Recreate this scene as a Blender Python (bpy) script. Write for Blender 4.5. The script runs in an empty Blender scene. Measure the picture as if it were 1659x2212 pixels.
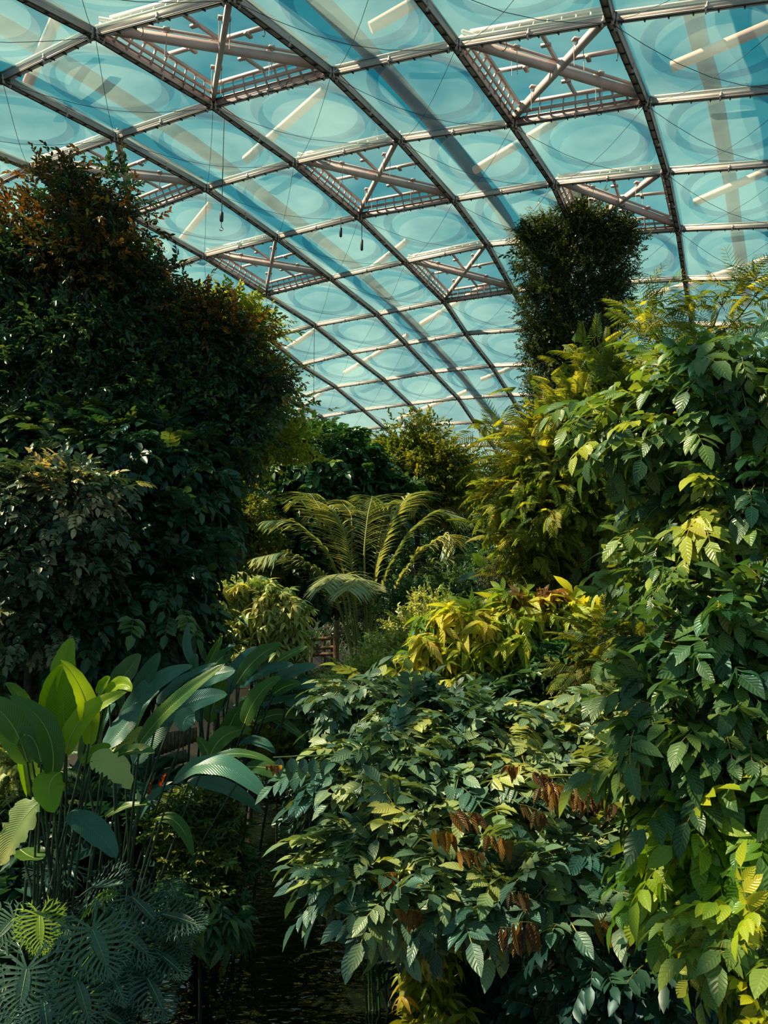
import bpy, math
import numpy as np
from mathutils import Vector, Matrix
RNG = np.random.default_rng(7)
C = bpy.context.scene.collection
# ------------------------------------------------------------------ camera frame
F = 1609.0; CX, CY = 829.5, 1106.0
PITCH = math.atan((1285 - 1106) / F)
CAM = np.array([0.0, 0.0, 5.0])
def ray(px, py):
    a = (px - CX) / F; b = (CY - py) / F
    c, s = math.cos(PITCH), math.sin(PITCH)
    v = np.array([a, c - b * s, s + b * c]); return v / v[1]
def at(px, py, d):
    """a point of the place: the direction of an observed feature, at ground distance d from the viewpoint"""
    return CAM + ray(px, py) * d
def proj(p):
    x, y, z = p[0], p[1], p[2] - CAM[2]
    c, s = math.cos(PITCH), math.sin(PITCH)
    return CX + F * x / (y * c + z * s), CY - F * (-y * s + z * c) / (y * c + z * s)
cam = bpy.data.cameras.new('camera'); co = bpy.data.objects.new('camera', cam); C.objects.link(co)
cam.sensor_width = 36; cam.lens = F / 2212 * 36; cam.clip_end = 400
co.location = CAM; co.rotation_euler = (math.pi / 2 + PITCH, 0, 0)
bpy.context.scene.camera = co
sc = bpy.context.scene
sc.view_settings.view_transform = 'Standard'; sc.view_settings.look = 'None'
sc.view_settings.gamma = 1; sc.view_settings.use_curve_mapping = False
sc.view_settings.exposure = 0.0
sc.cycles.transparent_max_bounces = 16
sc.cycles.max_bounces = 7
sc.cycles.sample_clamp_indirect = 4

def norm(v):
    v = np.asarray(v, float); return v / (np.linalg.norm(v, axis=-1, keepdims=True) + 1e-9)

# ------------------------------------------------------------------ object helpers
def link(name, me, parent=None):
    o = bpy.data.objects.new(name, me); C.objects.link(o)
    if parent is not None: o.parent = parent
    return o
def tag(o, label=None, cat=None, group=None, kind=None):
    if label: o['label'] = label
    if cat: o['category'] = cat
    if group: o['group'] = group
    if kind: o['kind'] = kind
    return o
def thing(name, label, cat, group=None):
    return tag(link(name, None), label, cat, group)

class MB:
    """collects quads (triangles repeat nothing) with uv and tone per vertex"""
    def __init__(s): s.v = []; s.f = []; s.uv = []; s.t = []; s.n = 0
    def add(s, v, f, uv=None, t=None):
        v = np.asarray(v, float).reshape(-1, 3); f = np.asarray(f, int)
        s.v.append(v); s.f.append(f + s.n)
        s.uv.append(np.zeros((len(v), 2)) if uv is None else np.asarray(uv, float))
        s.t.append(np.full(len(v), 0.5) if t is None else np.broadcast_to(np.asarray(t, float), (len(v),)))
        s.n += len(v)
    def tube(s, pts, rad, seg=7, t=0.5, cap=True):
        pts = np.asarray(pts, float); n = len(pts)
        rad = np.broadcast_to(np.asarray(rad, float), (n,))
        tg = np.gradient(pts, axis=0); tg = norm(tg)
        ref = np.array([0.13, 0.21, 1.0]) if abs(tg[:, 2]).mean() < .8 else np.array([1.0, .1, .1])
        a = norm(np.cross(tg, ref)); b = np.cross(tg, a)
        th = np.linspace(0, 2 * np.pi, seg, endpoint=False)
        v = pts[:, None] + rad[:, None, None] * (np.cos(th)[None, :, None] * a[:, None] + np.sin(th)[None, :, None] * b[:, None])
        i = np.arange(n - 1)[:, None] * seg; k = np.arange(seg)[None]; k2 = (k + 1) % seg
        f = np.stack([i + k, i + k2, i + seg + k2, i + seg + k], -1).reshape(-1, 4)
        L = np.linspace(0, 1, n)
        uv = np.stack([np.broadcast_to(th / 6.283, (n, seg)), np.broadcast_to(L[:, None], (n, seg))], -1).reshape(-1, 2)
        s.add(v.reshape(-1, 3), f, uv, t)
        if cap:
            for r in (0, n - 1):
                c0 = s.n; s.add(np.vstack([v[r], pts[r]]), [[j, (j + 1) % seg, seg, seg] for j in range(seg)], None, t)
    def bar(s, p, q, w, h, up=(0, 0, 1), t=0.5):
        """box beam from p to q, width w sideways and height h along up"""
        p = np.asarray(p, float); q = np.asarray(q, float)
        d = norm(q - p); r = norm(np.cross(d, up)); u = np.cross(r, d)
        v = [e + a * r * w / 2 + b * u * h / 2 for e in (p, q) for a, b in ((-1, -1), (1, -1), (1, 1), (-1, 1))]
        s.add(v, [[0, 1, 2, 3], [7, 6, 5, 4], [0, 4, 5, 1], [1, 5, 6, 2], [2, 6, 7, 3], [3, 7, 4, 0]], None, t)
    def ibeam(s, p, q, w, h, up=(0, 0, 1), t=0.5, fl=.018):
        p = np.asarray(p, float); q = np.asarray(q, float)
        d = norm(q - p); r = norm(np.cross(d, up)); u = np.cross(r, d)
        s.bar(p + u * (h / 2), q + u * (h / 2), w, fl, up, t); s.bar(p - u * (h / 2), q - u * (h / 2), w, fl, up, t)
        s.bar(p, q, w * .3, h, up, t)
    def build(s, name, mat, parent=None, smooth=False):
        v = np.vstack(s.v); f = np.vstack(s.f); uv = np.vstack(s.uv); t = np.concatenate(s.t)
        tri = f[:, 2] == f[:, 3]
        me = bpy.data.meshes.new(name)
        me.vertices.add(len(v)); me.vertices.foreach_set('co', v.ravel())
        cnt = np.where(tri, 3, 4); start = np.concatenate([[0], np.cumsum(cnt)[:-1]])
        mask = np.ones((len(f), 4), bool); mask[tri, 3] = False
        li = f[mask]
        me.loops.add(len(li)); me.loops.foreach_set('vertex_index', li)
        me.polygons.add(len(f)); me.polygons.foreach_set('loop_start', start)
        if smooth: me.polygons.foreach_set('use_smooth', np.ones(len(f), bool))
        ul = me.uv_layers.new(name='leaf'); ul.data.foreach_set('uv', uv[li].ravel())
        at_ = me.attributes.new('tone', 'FLOAT', 'POINT'); at_.data.foreach_set('value', t)
        me.materials.append(mat); me.update(calc_edges=True)
        if not SKIPVAL: me.validate()
        return link(name, me, parent)
SKIPVAL = True

# ------------------------------------------------------------------ materials
def lin(c):
    return tuple((x / 12.92 if x <= .04045 else ((x + .055) / 1.055) ** 2.4) for x in [k / 255 for k in c]) + (1,)
def nodes(name):
    m = bpy.data.materials.new(name); m.use_nodes = True
    nt = m.node_tree; nt.nodes.clear()
    return m, nt, nt.nodes.new('ShaderNodeOutputMaterial')
def N(nt, t, **kw):
    n = nt.nodes.new(t)
    for k, v in kw.items():
        if k in n.inputs.keys(): n.inputs[k].default_value = v
        else: setattr(n, k, v)
    return n
def leafmat(name, cols, rough=.45, trans=.35, tcol=None, vein=0., spec=.4, veins=7, bump=0., sat=1.0):
    """leaf: ramp of the plant's own colours over leaf-to-leaf tone, paler midrib, light passing through the blade"""
    m, nt, out = nodes(name); L = nt.links.new
    a = N(nt, 'ShaderNodeAttribute', attribute_name='tone')
    r = N(nt, 'ShaderNodeValToRGB'); el = r.color_ramp.elements
    for i, (p, c) in enumerate(cols):
        e = el[i] if i < 2 else el.new(p)
        e.position = p; e.color = lin(c)
    L(a.outputs['Fac'], r.inputs[0]); col = r.outputs[0]
    p = N(nt, 'ShaderNodeBsdfPrincipled', Roughness=rough); p.inputs['Specular IOR Level'].default_value = spec
    if vein > 0:
        uv = N(nt, 'ShaderNodeUVMap', uv_map='leaf'); sx = N(nt, 'ShaderNodeSeparateXYZ'); L(uv.outputs[0], sx.inputs[0])
        ab = N(nt, 'ShaderNodeMath', operation='ABSOLUTE'); L(sx.outputs[0], ab.inputs[0])
        mid = N(nt, 'ShaderNodeMapRange'); mid.inputs['From Min'].default_value = .02; mid.inputs['From Max'].default_value = .075
        mid.inputs['To Min'].default_value = 1; mid.inputs['To Max'].default_value = 0; L(ab.outputs[0], mid.inputs[0])
        m1 = N(nt, 'ShaderNodeMath', operation='MULTIPLY'); L(ab.outputs[0], m1.inputs[0]); m1.inputs[1].default_value = .22
        m2 = N(nt, 'ShaderNodeMath', operation='SUBTRACT'); L(sx.outputs[1], m2.inputs[0]); L(m1.outputs[0], m2.inputs[1])
        m3 = N(nt, 'ShaderNodeMath', operation='MULTIPLY'); L(m2.outputs[0], m3.inputs[0]); m3.inputs[1].default_value = veins * 6.283
        m4 = N(nt, 'ShaderNodeMath', operation='SINE'); L(m3.outputs[0], m4.inputs[0])
        sv = N(nt, 'ShaderNodeMapRange'); sv.inputs['From Min'].default_value = .72; L(m4.outputs[0], sv.inputs[0])
        mul = N(nt, 'ShaderNodeMath', operation='MULTIPLY'); L(sv.outputs[0], mul.inputs[0]); mul.inputs[1].default_value = .45
        mx = N(nt, 'ShaderNodeMath', operation='MAXIMUM'); L(mid.outputs[0], mx.inputs[0]); L(mul.outputs[0], mx.inputs[1])
        ms = N(nt, 'ShaderNodeMath', operation='MULTIPLY'); L(mx.outputs[0], ms.inputs[0]); ms.inputs[1].default_value = vein
        mix = N(nt, 'ShaderNodeMix', data_type='RGBA'); L(ms.outputs[0], mix.inputs['Factor']); L(col, mix.inputs['A'])
        hs = N(nt, 'ShaderNodeMix', data_type='RGBA', blend_type='ADD'); hs.inputs['Factor'].default_value = 1
        L(col, hs.inputs['A']); hs.inputs['B'].default_value = (.10, .13, .06, 1)
        L(hs.outputs['Result'], mix.inputs['B']); col = mix.outputs['Result']
        if bump > 0:
            b = N(nt, 'ShaderNodeBump'); b.inputs['Strength'].default_value = bump; b.inputs['Distance'].default_value = .01
            L(m4.outputs[0], b.inputs['Height']); L(b.outputs[0], p.inputs['Normal'])
    L(col, p.inputs['Base Color'])
    tr = N(nt, 'ShaderNodeBsdfTranslucent')
    tm = N(nt, 'ShaderNodeMix', data_type='RGBA', blend_type='MULTIPLY'); tm.inputs['Factor'].default_value = 1
    L(col, tm.inputs['A']); tm.inputs['B'].default_value = tcol or (2.0, 1.85, .6, 1)
    tm.clamp_result = False
    L(tm.outputs['Result'], tr.inputs[0])
    ms_ = N(nt, 'ShaderNodeMixShader'); ms_.inputs[0].default_value = trans
    L(p.outputs[0], ms_.inputs[1]); L(tr.outputs[0], ms_.inputs[2]); L(ms_.outputs[0], out.inputs[0])
    return m
def plain(name, c, rough=.6, c2=None, scale=6, metallic=0., bump=0.):
    m, nt, out = nodes(name); L = nt.links.new
    p = N(nt, 'ShaderNodeBsdfPrincipled', Roughness=rough, Metallic=metallic)
    if c2:
        tc = N(nt, 'ShaderNodeTexCoord'); no = N(nt, 'ShaderNodeTexNoise', Scale=scale, Detail=6.0, Roughness=.6); L(tc.outputs['Object'], no.inputs['Vector'])
        r = N(nt, 'ShaderNodeValToRGB'); r.color_ramp.elements[0].position = .35; r.color_ramp.elements[1].position = .65
        r.color_ramp.elements[0].color = lin(c); r.color_ramp.elements[1].color = lin(c2)
        L(no.outputs[0], r.inputs[0]); L(r.outputs[0], p.inputs['Base Color'])
        if bump:
            b = N(nt, 'ShaderNodeBump'); b.inputs['Strength'].default_value = bump; b.inputs['Distance'].default_value = .03
            L(no.outputs[0], b.inputs['Height']); L(b.outputs[0], p.inputs['Normal'])
    else: p.inputs['Base Color'].default_value = lin(c)
    L(p.outputs[0], out.inputs[0]); return m
def bark(name, c, c2):
    return plain(name, c, .85, c2, 14, bump=.5)

M = {}
M['steel'] = plain('painted_steel', (168, 152, 154), .5, (190, 174, 174), 2.0)
M['steel_dark'] = plain('dark_cable_tray', (42, 42, 46), .6)
M['wire'] = plain('steel_wire', (40, 62, 80), .5)
M['tube'] = plain('outer_tube', (205, 165, 155), .6)
M['tube_dark'] = plain('outer_arch_tube', (84, 84, 104), .6)
M['black'] = plain('black_weight', (18, 18, 20), .5)
M['chrome'] = plain('metal_hook', (150, 150, 150), .3, metallic=.8)
M['soil'] = plain('soil', (34, 27, 20), .95, (20, 20, 14), 3, bump=.6)
M['bark_dark'] = bark('bark_dark', (52, 42, 32), (28, 24, 19))
M['bark_warm'] = bark('bark_warm', (120, 84, 56), (66, 46, 32))
M['twig'] = plain('green_twig', (120, 120, 62), .6)
M['twig_pale'] = plain('pale_twig', (150, 122, 92), .6)
M['wood'] = bark('weathered_wood', (128, 96, 66), (74, 54, 38))
M['stone'] = plain('stone', (96, 88, 80), .9, (52, 48, 44), 5, bump=.5)
M['orange'] = leafmat('orange_bract', [(0, (190, 70, 25)), (1, (215, 95, 45))], trans=.3, tcol=(1.2, .8, .4, 1))
M['red'] = leafmat('red_bract', [(0, (170, 20, 25)), (1, (235, 120, 60))], trans=.3, tcol=(1.4, .6, .4, 1))

M['yellow'] = plain('yellow_petal', (226, 200, 40), .6)
# film: clear foil with a milky component and faint creases
def filmmat(name, milk, tint, gloss=1.12):
    m, nt, out = nodes(name); L = nt.links.new
    t = N(nt, 'ShaderNodeBsdfTransparent'); t.inputs[0].default_value = tint
    tr = N(nt, 'ShaderNodeBsdfTranslucent'); tr.inputs[0].default_value = (.40, .58, .60, 1)
    tc = N(nt, 'ShaderNodeTexCoord'); no = N(nt, 'ShaderNodeTexNoise', Scale=.35, Detail=4.0, Roughness=.55); L(tc.outputs['Object'], no.inputs['Vector'])
    mr = N(nt, 'ShaderNodeMapRange'); mr.inputs['From Min'].default_value = .35; mr.inputs['From Max'].default_value = .68
    mr.inputs['To Min'].default_value = milk * .45; mr.inputs['To Max'].default_value = milk * 2.2; L(no.outputs[0], mr.inputs[0])
    mx = N(nt, 'ShaderNodeMixShader'); L(mr.outputs[0], mx.inputs[0]); L(t.outputs[0], mx.inputs[1]); L(tr.outputs[0], mx.inputs[2])
    g = N(nt, 'ShaderNodeBsdfGlossy', Roughness=.12)
    nb = N(nt, 'ShaderNodeTexNoise', Scale=1.6, Detail=5.0); L(tc.outputs['Object'], nb.inputs['Vector'])
    b = N(nt, 'ShaderNodeBump'); b.inputs['Strength'].default_value = .4; b.inputs['Distance'].default_value = .05; L(nb.outputs[0], b.inputs['Height']); L(b.outputs[0], g.inputs['Normal'])
    fr = N(nt, 'ShaderNodeFresnel', IOR=gloss); mg = N(nt, 'ShaderNodeMixShader')
    L(fr.outputs[0], mg.inputs[0]); L(mx.outputs[0], mg.inputs[1]); L(g.outputs[0], mg.inputs[2]); L(mg.outputs[0], out.inputs[0])
    return m
M['film'] = filmmat('foil_cushion', .10, (.92, .98, .98, 1))
M['film_up'] = filmmat('foil_cushion_outer', .06, (.93, .98, .99, 1))
M['band'] = filmmat('foil_reflection_band', .0, (.46, .64, .74, 1), 1.0)  # darker tint standing in for reflections between the cushion layers
M['clear'] = filmmat('clear_vent_foil', .06, (.90, .95, .98, 1), 1.01)

# ------------------------------------------------------------------ leaf templates
def blade(L, W, n=4, fold=.25, droop=.2, shape=None, base=(0, 0, 0), d=(0, 1, 0), up=(0, 0, 1), tip_pow=1., lobes=None):
    """one leaf blade: 3 verts per station; returns v,f,uv"""
    base = np.asarray(base, float); d = norm(d); r = norm(np.cross(d, up)); u = np.cross(r, d)
    s = np.linspace(0, 1, n + 1)
    w = np.sin(np.pi * s ** .8) ** .75 if shape is None else np.interp(s, np.linspace(0, 1, len(shape)), shape)
    w = np.maximum(w, .02) * W / 2
    mid = base + d * (s * L)[:, None] - u * (droop * L * s ** 2)[:, None]
    l = mid - r * w[:, None] + u * (w * fold)[:, None]; rr = mid + r * w[:, None] + u * (w * fold)[:, None]
    v = np.stack([l, mid, rr], 1).reshape(-1, 3)
    uv = np.stack([np.broadcast_to([-1., 0, 1], (n + 1, 3)), np.broadcast_to(s[:, None], (n + 1, 3))], -1).reshape(-1, 2)
    i = np.arange(n)[:, None] * 3
    f = np.concatenate([np.hstack([i, i + 1, i + 4, i + 3]), np.hstack([i + 1, i + 2, i + 5, i + 4])])
    return v, f, uv
def hexleaf(L, W, base, d, up, fold=.3, droop=.15):
    base = np.asarray(base, float); d = norm(d); r = norm(np.cross(d, up)); u = np.cross(r, d); w = W / 2
    v = [base, base + d * L * .3 - r * w + u * w * fold, base + d * L * .68 - r * w * .85 + u * w * fold - u * L * droop * .4, base + d * L - u * L * droop,
         base + d * L * .68 + r * w * .85 + u * w * fold - u * L * droop * .4, base + d * L * .3 + r * w + u * w * fold]
    return np.array(v), np.array([[0, 3, 2, 1], [0, 5, 4, 3]]), np.array([[0, 0], [-1, .3], [-1, .7], [0, 1], [1, .7], [1, .3]], float)
def cat(parts):
    V, Fa, U, T = [], [], [], []; n = 0
    for v, f, uv, t in parts:
        V.append(v); Fa.append(f + n); U.append(uv); T.append(np.full(len(v), t)); n += len(v)
    return np.vstack(V), np.vstack(Fa), np.vstack(U), np.concatenate(T)
def strip(p, q, w, up=(0, 0, 1)):
    p = np.asarray(p, float); q = np.asarray(q, float); r = norm(np.cross(q - p, up)) * w / 2
    return np.array([p - r, p + r, q + r * .5, q - r * .5]), np.array([[0, 1, 2, 3]]), np.array([[.5, .5]] * 4)
def t_pinnate(rg, pairs=4, L=.42, W=.5, big=False, droop=.35, hang=0., ang=62):
    """compound leaf of unit length: paired leaflets and one at the end, along a curved stalk"""
    parts = []; mk = (lambda l, w, b, d, u: blade(l, w, 4, .22, .22 + hang * .4, None, b, d, u)) if big else (lambda l, w, b, d, u: hexleaf(l, w, b, d, u))
    y = lambda s: np.array([0, s * .8, -droop * s * s * .6])
    for k in range(5): parts.append(strip(y(k / 5), y((k + 1) / 5), .022) + (.98,))
    for i in range(pairs):
        s = .25 + .7 * i / max(1, pairs - .2); l = L * (.75 + .25 * math.sin(math.pi * (i + .7) / pairs)) * rg.uniform(.88, 1.1)
        for sg in (-1, 1):
            a = math.radians(ang + rg.uniform(-10, 10) - 12 * i / pairs)
            d = np.array([sg * math.sin(a), math.cos(a), -.15 - hang * rg.uniform(.7, 1.6)])
            up = np.array([sg * hang * 1.1, .2 * rg.normal(), 1.]) + rg.normal(0, .12, 3)
            parts.append(mk(l, l * W, y(s), d, up) + (rg.uniform(-.12, .12),))
    parts.append(mk(L * 1.1, L * W * 1.1, y(1), (rg.uniform(-.1, .1), 1, -.5 - hang), (0, .3, 1)) + (rg.uniform(-.1, .1),))
    return cat(parts)
def t_twig(rg, n=9, L=.3, W=.42, big=False, droop=.2, spread=.6):
    """unit twig with alternate simple leaves"""
    parts = [strip((0, 0, 0), (0, .5, 0), .02) + (.98,), strip((0, .5, 0), (0, .95, -.05), .015) + (.98,)]
    for i in range(n):
        s = .1 + .85 * i / n; ph = i * 2.4 + rg.uniform(-.4, .4)
        d = np.array([math.cos(ph) * spread, .55 + .3 * s, math.sin(ph) * spread * .6 - .1]); up = np.array([0, -.3, 1]) + rg.normal(0, .3, 3)
        l = L * rg.uniform(.7, 1.15)
        parts.append((blade(l, l * W, 4, .25, droop, None, (0, s, -.05 * s), d, up) if big else hexleaf(l, l * W, (0, s, -.05 * s), d, up, .3, droop)) + (rg.uniform(-.15, .15),))
    return cat(parts)
def t_rosette(rg, n=7, L=.8, W=.35, big=True, lift=.35, droop=.35):
    parts = []
    for i in range(n):
        a = i * 6.283 / n * 1.0 + rg.uniform(-.25, .25); d = np.array([math.cos(a), math.sin(a), rg.uniform(lift - .3, lift + .3)]); l = L * rg.uniform(.7, 1.1)
        parts.append((blade(l, l * W, 4, .25, droop, None, (0, 0, 0), d, (0, 0, 1)) if big else hexleaf(l, l * W, (0, 0, 0), d, (0, 0, 1), .3, droop)) + (rg.uniform(-.15, .15),))
    return cat(parts)
def t_hang(rg, n=7, L=.75, W=.30):
    """a limp compound leaf: stalk with leaves hanging on both sides"""
    parts = []
    for k in range(4): parts.append(strip((-.5 + k * .25, 0, -.10 * (k / 4) ** 2 * 3), (-.25 + k * .25, 0, -.10 * ((k + 1) / 4) ** 2 * 3), .03) + (.98,))
    for i in range(n):
        x = -.42 + .95 * i / n; z = -.3 * ((x + .5)) ** 2
        parts.append(blade(L * rg.uniform(.55, 1.1), L * W, 5, .55, .12, None, (x, rg.uniform(-.1, .1), z), (rg.uniform(-.35, .55), rg.uniform(-.5, .5), -1), (rg.uniform(-1, 1), 1, .2)) + (rg.uniform(-.4, .4),))
    return cat(parts)
def t_feather(rg, pin=15, L=.36, W=.19, droop=.35):
    """bipinnate feathery leaf: rows of narrow pinnae, each cut to leaflets in outline"""
    parts = []; y = lambda s: np.array([0, s, -droop * s * s])
    for k in range(3): parts.append(strip(y(k / 3), y((k + 1) / 3), .015) + (.95,))
    for i in range(pin):
        s = .12 + .86 * i / pin; l = L * (1 - .55 * s)
        for sg in (-1, 1):
            a = math.radians(58 + rg.uniform(-8, 8)); d = np.array([sg * math.sin(a), math.cos(a), -.25])
            b = y(s); r = norm(np.cross(d, (0, 0, 1)))
            parts.append(hexleaf(l, l * W, b, d, (0, 0, 1), .1, .3) + (rg.uniform(-.1, .1),))
    return cat(parts)
def templates(fn, k=4, **kw): return [fn(np.random.default_rng(100 + i), **kw) for i in range(k)]

def scatter(mb, temps, P, D, U, S, tone):
    """stamp templates at P with axis D, up U, size S"""
    n = len(P)
    if n == 0: return
    D = norm(D); R = norm(np.cross(D, U)); U = np.cross(R, D)
    idx = RNG.integers(0, len(temps), n)
    for k, (v, f, uv, t) in enumerate(temps):
        sel = np.where(idx == k)[0]
        if len(sel) == 0: continue
        m = len(sel)
        W = P[sel][:, None] + S[sel][:, None, None] * (v[None, :, 0:1] * R[sel][:, None] + v[None, :, 1:2] * D[sel][:, None] + v[None, :, 2:3] * U[sel][:, None])
        ff = (f[None] + (np.arange(m) * len(v))[:, None, None]).reshape(-1, 4)
        tt = np.where(t[None] > .9, 1.0, np.clip(tone[sel][:, None] + t[None], 0, .93))
        mb.add(W.reshape(-1, 3), ff, np.tile(uv, (m, 1)), tt.ravel())

def ground_z(x, y):
    x = np.asarray(x, float); y = np.asarray(y, float)
    st = lambda a, b, t: (lambda k: k * k * (3 - 2 * k))(np.clip((t - a) / (b - a), 0, 1))
    cxl = np.interp(y, [0, 9, 14, 20], [-1.4, -1.1, -1.8, -2.2]); hw = np.interp(y, [0, 7, 11, 16, 20, 22], [1.6, 1.9, 1.9, 1.6, 1.2, .0])
    dist = np.abs(x - cxl) - hw
    bank = st(-.5, 1.1, dist) * 1.0 - .5
    rise = st(14, 27, y) * st(.2, 4.0, dist) * 2.4 + st(20, 27, y) * .4
    side = st(3, 12, np.abs(x)) * 1.0
    return bank + rise + side * .6

def blobs_px(lst):
    out = []
    for b in lst:
        px, py, rx, ry, d = b[:5]; k = b[5] if len(b) > 5 else .8
        c = at(px, py, d); s = d / F
        out.append((c, np.array([rx * s, max(rx, ry) * s * k, ry * s])))
    return out
def foliage(blobs, n_cl, per, size, temps, cl=.35, droop=.3, outw=1., flat=.5, tone=(.1, .9), up_bias=.2, inner=.25, size_var=.35, upn=1.0, mb=None, horiz=.0):
    """clumps of sprays over the shells of the crown's lobes"""
    mb = mb or MB()
    vol = np.array([b[1][0] * b[1][2] + b[1][0] * b[1][1] for b in blobs]); pr = vol / vol.sum()
    bi = RNG.choice(len(blobs), n_cl, p=pr)
    Cn = np.array([blobs[i][0] for i in bi]); Rr = np.array([blobs[i][1] for i in bi])
    dv = norm(RNG.normal(size=(n_cl, 3))); dv[:, 2] += up_bias; dv = norm(dv)
    rad = np.where(RNG.random(n_cl) < inner, RNG.uniform(.2, .7, n_cl), RNG.uniform(.8, 1.0, n_cl))
    cc = Cn + dv * Rr * rad[:, None]
    clt = RNG.uniform(tone[0], tone[1], n_cl)
    P = np.repeat(cc, per, 0); O = np.repeat(dv, per, 0)
    off = RNG.normal(size=P.shape) * cl * .5; off[:, 2] *= flat
    P = P + off
    D = O * outw + RNG.normal(size=P.shape) * .55 + off / (cl + 1e-6) * .5
    D[:, 2] = D[:, 2] * (1 - horiz) - droop
    U = np.tile([0, 0, 1.], (len(P), 1)) * upn + O * .5 + RNG.normal(size=P.shape) * .35
    S = size * RNG.uniform(1 - size_var, 1 + size_var, len(P))
    tn = np.clip(np.repeat(clt, per) + RNG.uniform(-.15, .15, len(P)), 0, .9)
    ok = P[:, 2] > ground_z(P[:, 0], P[:, 1]) + .05
    scatter(mb, temps, P[ok], D[ok], U[ok], S[ok], tn[ok])
    return mb
def curve_pts(p, q, n=8, sag=0., wob=.05):
    p = np.asarray(p, float); q = np.asarray(q, float); t = np.linspace(0, 1, n)[:, None]
    L = np.linalg.norm(q - p); v = p + (q - p) * t
    v[:, 2] += (np.sin(np.pi * t[:, 0])) * sag * L
    v[1:-1] += RNG.normal(size=(n - 2, 3)) * wob * L / n
    return v
def woody(root, trunk_pts, r0, blobs, mat='bark_dark', nb=None, twigs=3, rt=.5):
    mb = MB(); T = np.array(trunk_pts, float)
    n = len(T); tt = np.linspace(0, 1, 14); T2 = np.stack([np.interp(tt, np.linspace(0, 1, n), T[:, k]) for k in range(3)], 1)
    T2[1:-1, :2] += RNG.normal(size=(12, 2)) * r0 * .25
    mb.tube(T2, np.linspace(r0, r0 * .35, 14), 9); mb.build('trunk', M[mat], root, True)
    br = MB()
    for c, R in blobs[:nb]:
        z = T2[:, 2]; k = int(np.argmin(np.linalg.norm(T2 - (c - np.array([0, 0, R[2] * .9])), axis=1)))
        br.tube(curve_pts(T2[k], c, 8, .06, .12), np.linspace(r0 * .38, r0 * .12, 8), 6)
        for _ in range(twigs):
            e = c + norm(RNG.normal(size=3) + [0, 0, .4]) * R * .8
            br.tube(curve_pts(c, e, 5, .04, .15), np.linspace(r0 * .12, r0 * .04, 5), 5)
    br.build('branches', M[mat], root, True)

# ================================================================== LIGHT
w = bpy.data.worlds.new('sky'); bpy.context.scene.world = w; w.use_nodes = True
nt = w.node_tree; nt.nodes.clear(); L = nt.links.new
out = nt.nodes.new('ShaderNodeOutputWorld'); bg = nt.nodes.new('ShaderNodeBackground'); L(bg.outputs[0], out.inputs[0])
tc = nt.nodes.new('ShaderNodeTexCoord'); mp = nt.nodes.new('ShaderNodeMapping'); mp.inputs['Scale'].default_value = (1, 1, 2.2); L(tc.outputs['Generated'], mp.inputs[0])
no = N(nt, 'ShaderNodeTexNoise', Scale=2.6, Detail=6.0, Roughness=.55); L(mp.outputs[0], no.inputs['Vector'])
rp = N(nt, 'ShaderNodeValToRGB'); L(no.outputs[0], rp.inputs[0])
e = rp.color_ramp.elements; e[0].position = .38; e[0].color = lin((16, 138, 154)); e[1].position = .7; e[1].color = lin((110, 192, 190))
sx = nt.nodes.new('ShaderNodeSeparateXYZ'); L(tc.outputs['Generated'], sx.inputs[0])
hz = N(nt, 'ShaderNodeMapRange'); L(sx.outputs[2], hz.inputs[0]); hz.inputs['From Min'].default_value = .0; hz.inputs['From Max'].default_value = .42
hz.inputs['To Min'].default_value = .75; hz.inputs['To Max'].default_value = 0
mxs = N(nt, 'ShaderNodeMix', data_type='RGBA'); L(hz.outputs[0], mxs.inputs['Factor']); L(rp.outputs[0], mxs.inputs['A']); mxs.inputs['B'].default_value = lin((190, 208, 206))
L(mxs.outputs['Result'], bg.inputs[0]); bg.inputs[1].default_value = 0.86
sun = bpy.data.lights.new('sun', 'SUN'); so = bpy.data.objects.new('sun', sun); C.objects.link(so)
SUN = norm([-.62, -.02, .78]); sun.energy = 15.0; sun.angle = math.radians(.8); sun.color = (1.0, .80, .50)
so.location = (-20, 0, 40); so.rotation_euler = Vector(SUN).to_track_quat('Z', 'Y').to_euler()

# ================================================================== ROOF
TP = [0.98433, 36.51217, 3.84264, -1.9251, 2.16829, 4.50538, 17.09086, -0.14881, -0.11523, -0.09236, -0.01076, -0.13828, 0.00496, -0.01431, 0.00263]
OBS = {(-1,0):(5,168),(0,0):(205,70),(1,0):(500,-10),(-2,1):(65,360),(-1,1):(250,295),(0,1):(460,225),(1,1):(715,155),(2,1):(985,95),(3,1):(1320,39),
(-2,2):(285,465),(-1,2):(445,405),(0,2):(635,350),(1,2):(863,300),(2,2):(1107,265),(3,2):(1395,219),(-2,3):(440,552),(-1,3):(598,512),(0,3):(775,467),(1,3):(980,430),(2,3):(1195,395),(3,3):(1440,370),
(-2,4):(575,635),(-1,4):(715,600),(0,4):(875,565),(1,4):(1053,528),(3,4):(1465,494),(-3,5):(578,728),(-2,5):(680,702),(-1,5):(815,678),(0,5):(960,650),(1,5):(1110,628),(3,5):(1480,602),
(-3,6):(650,787),(-2,6):(755,762),(-1,6):(877,742),(0,6):(1007,720),(-4,7):(625,862),(-3,7):(725,835),(-2,7):(830,820),(-1,7):(935,803),(0,7):(1062,790),
(-4,8):(695,900),(-3,8):(785,885),(-2,8):(885,872),(-1,8):(990,860),(0,8):(1102,853),(-4,9):(745,932),(-3,9):(828,922),(-2,9):(930,917),(-1,9):(1025,912),
(-2,10):(970,963),(-1,10):(1065,962),(-2,11):(1002,1003),(-1,11):(1092,1007),(-2,12):(1035,1047)}
RS = .7
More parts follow.
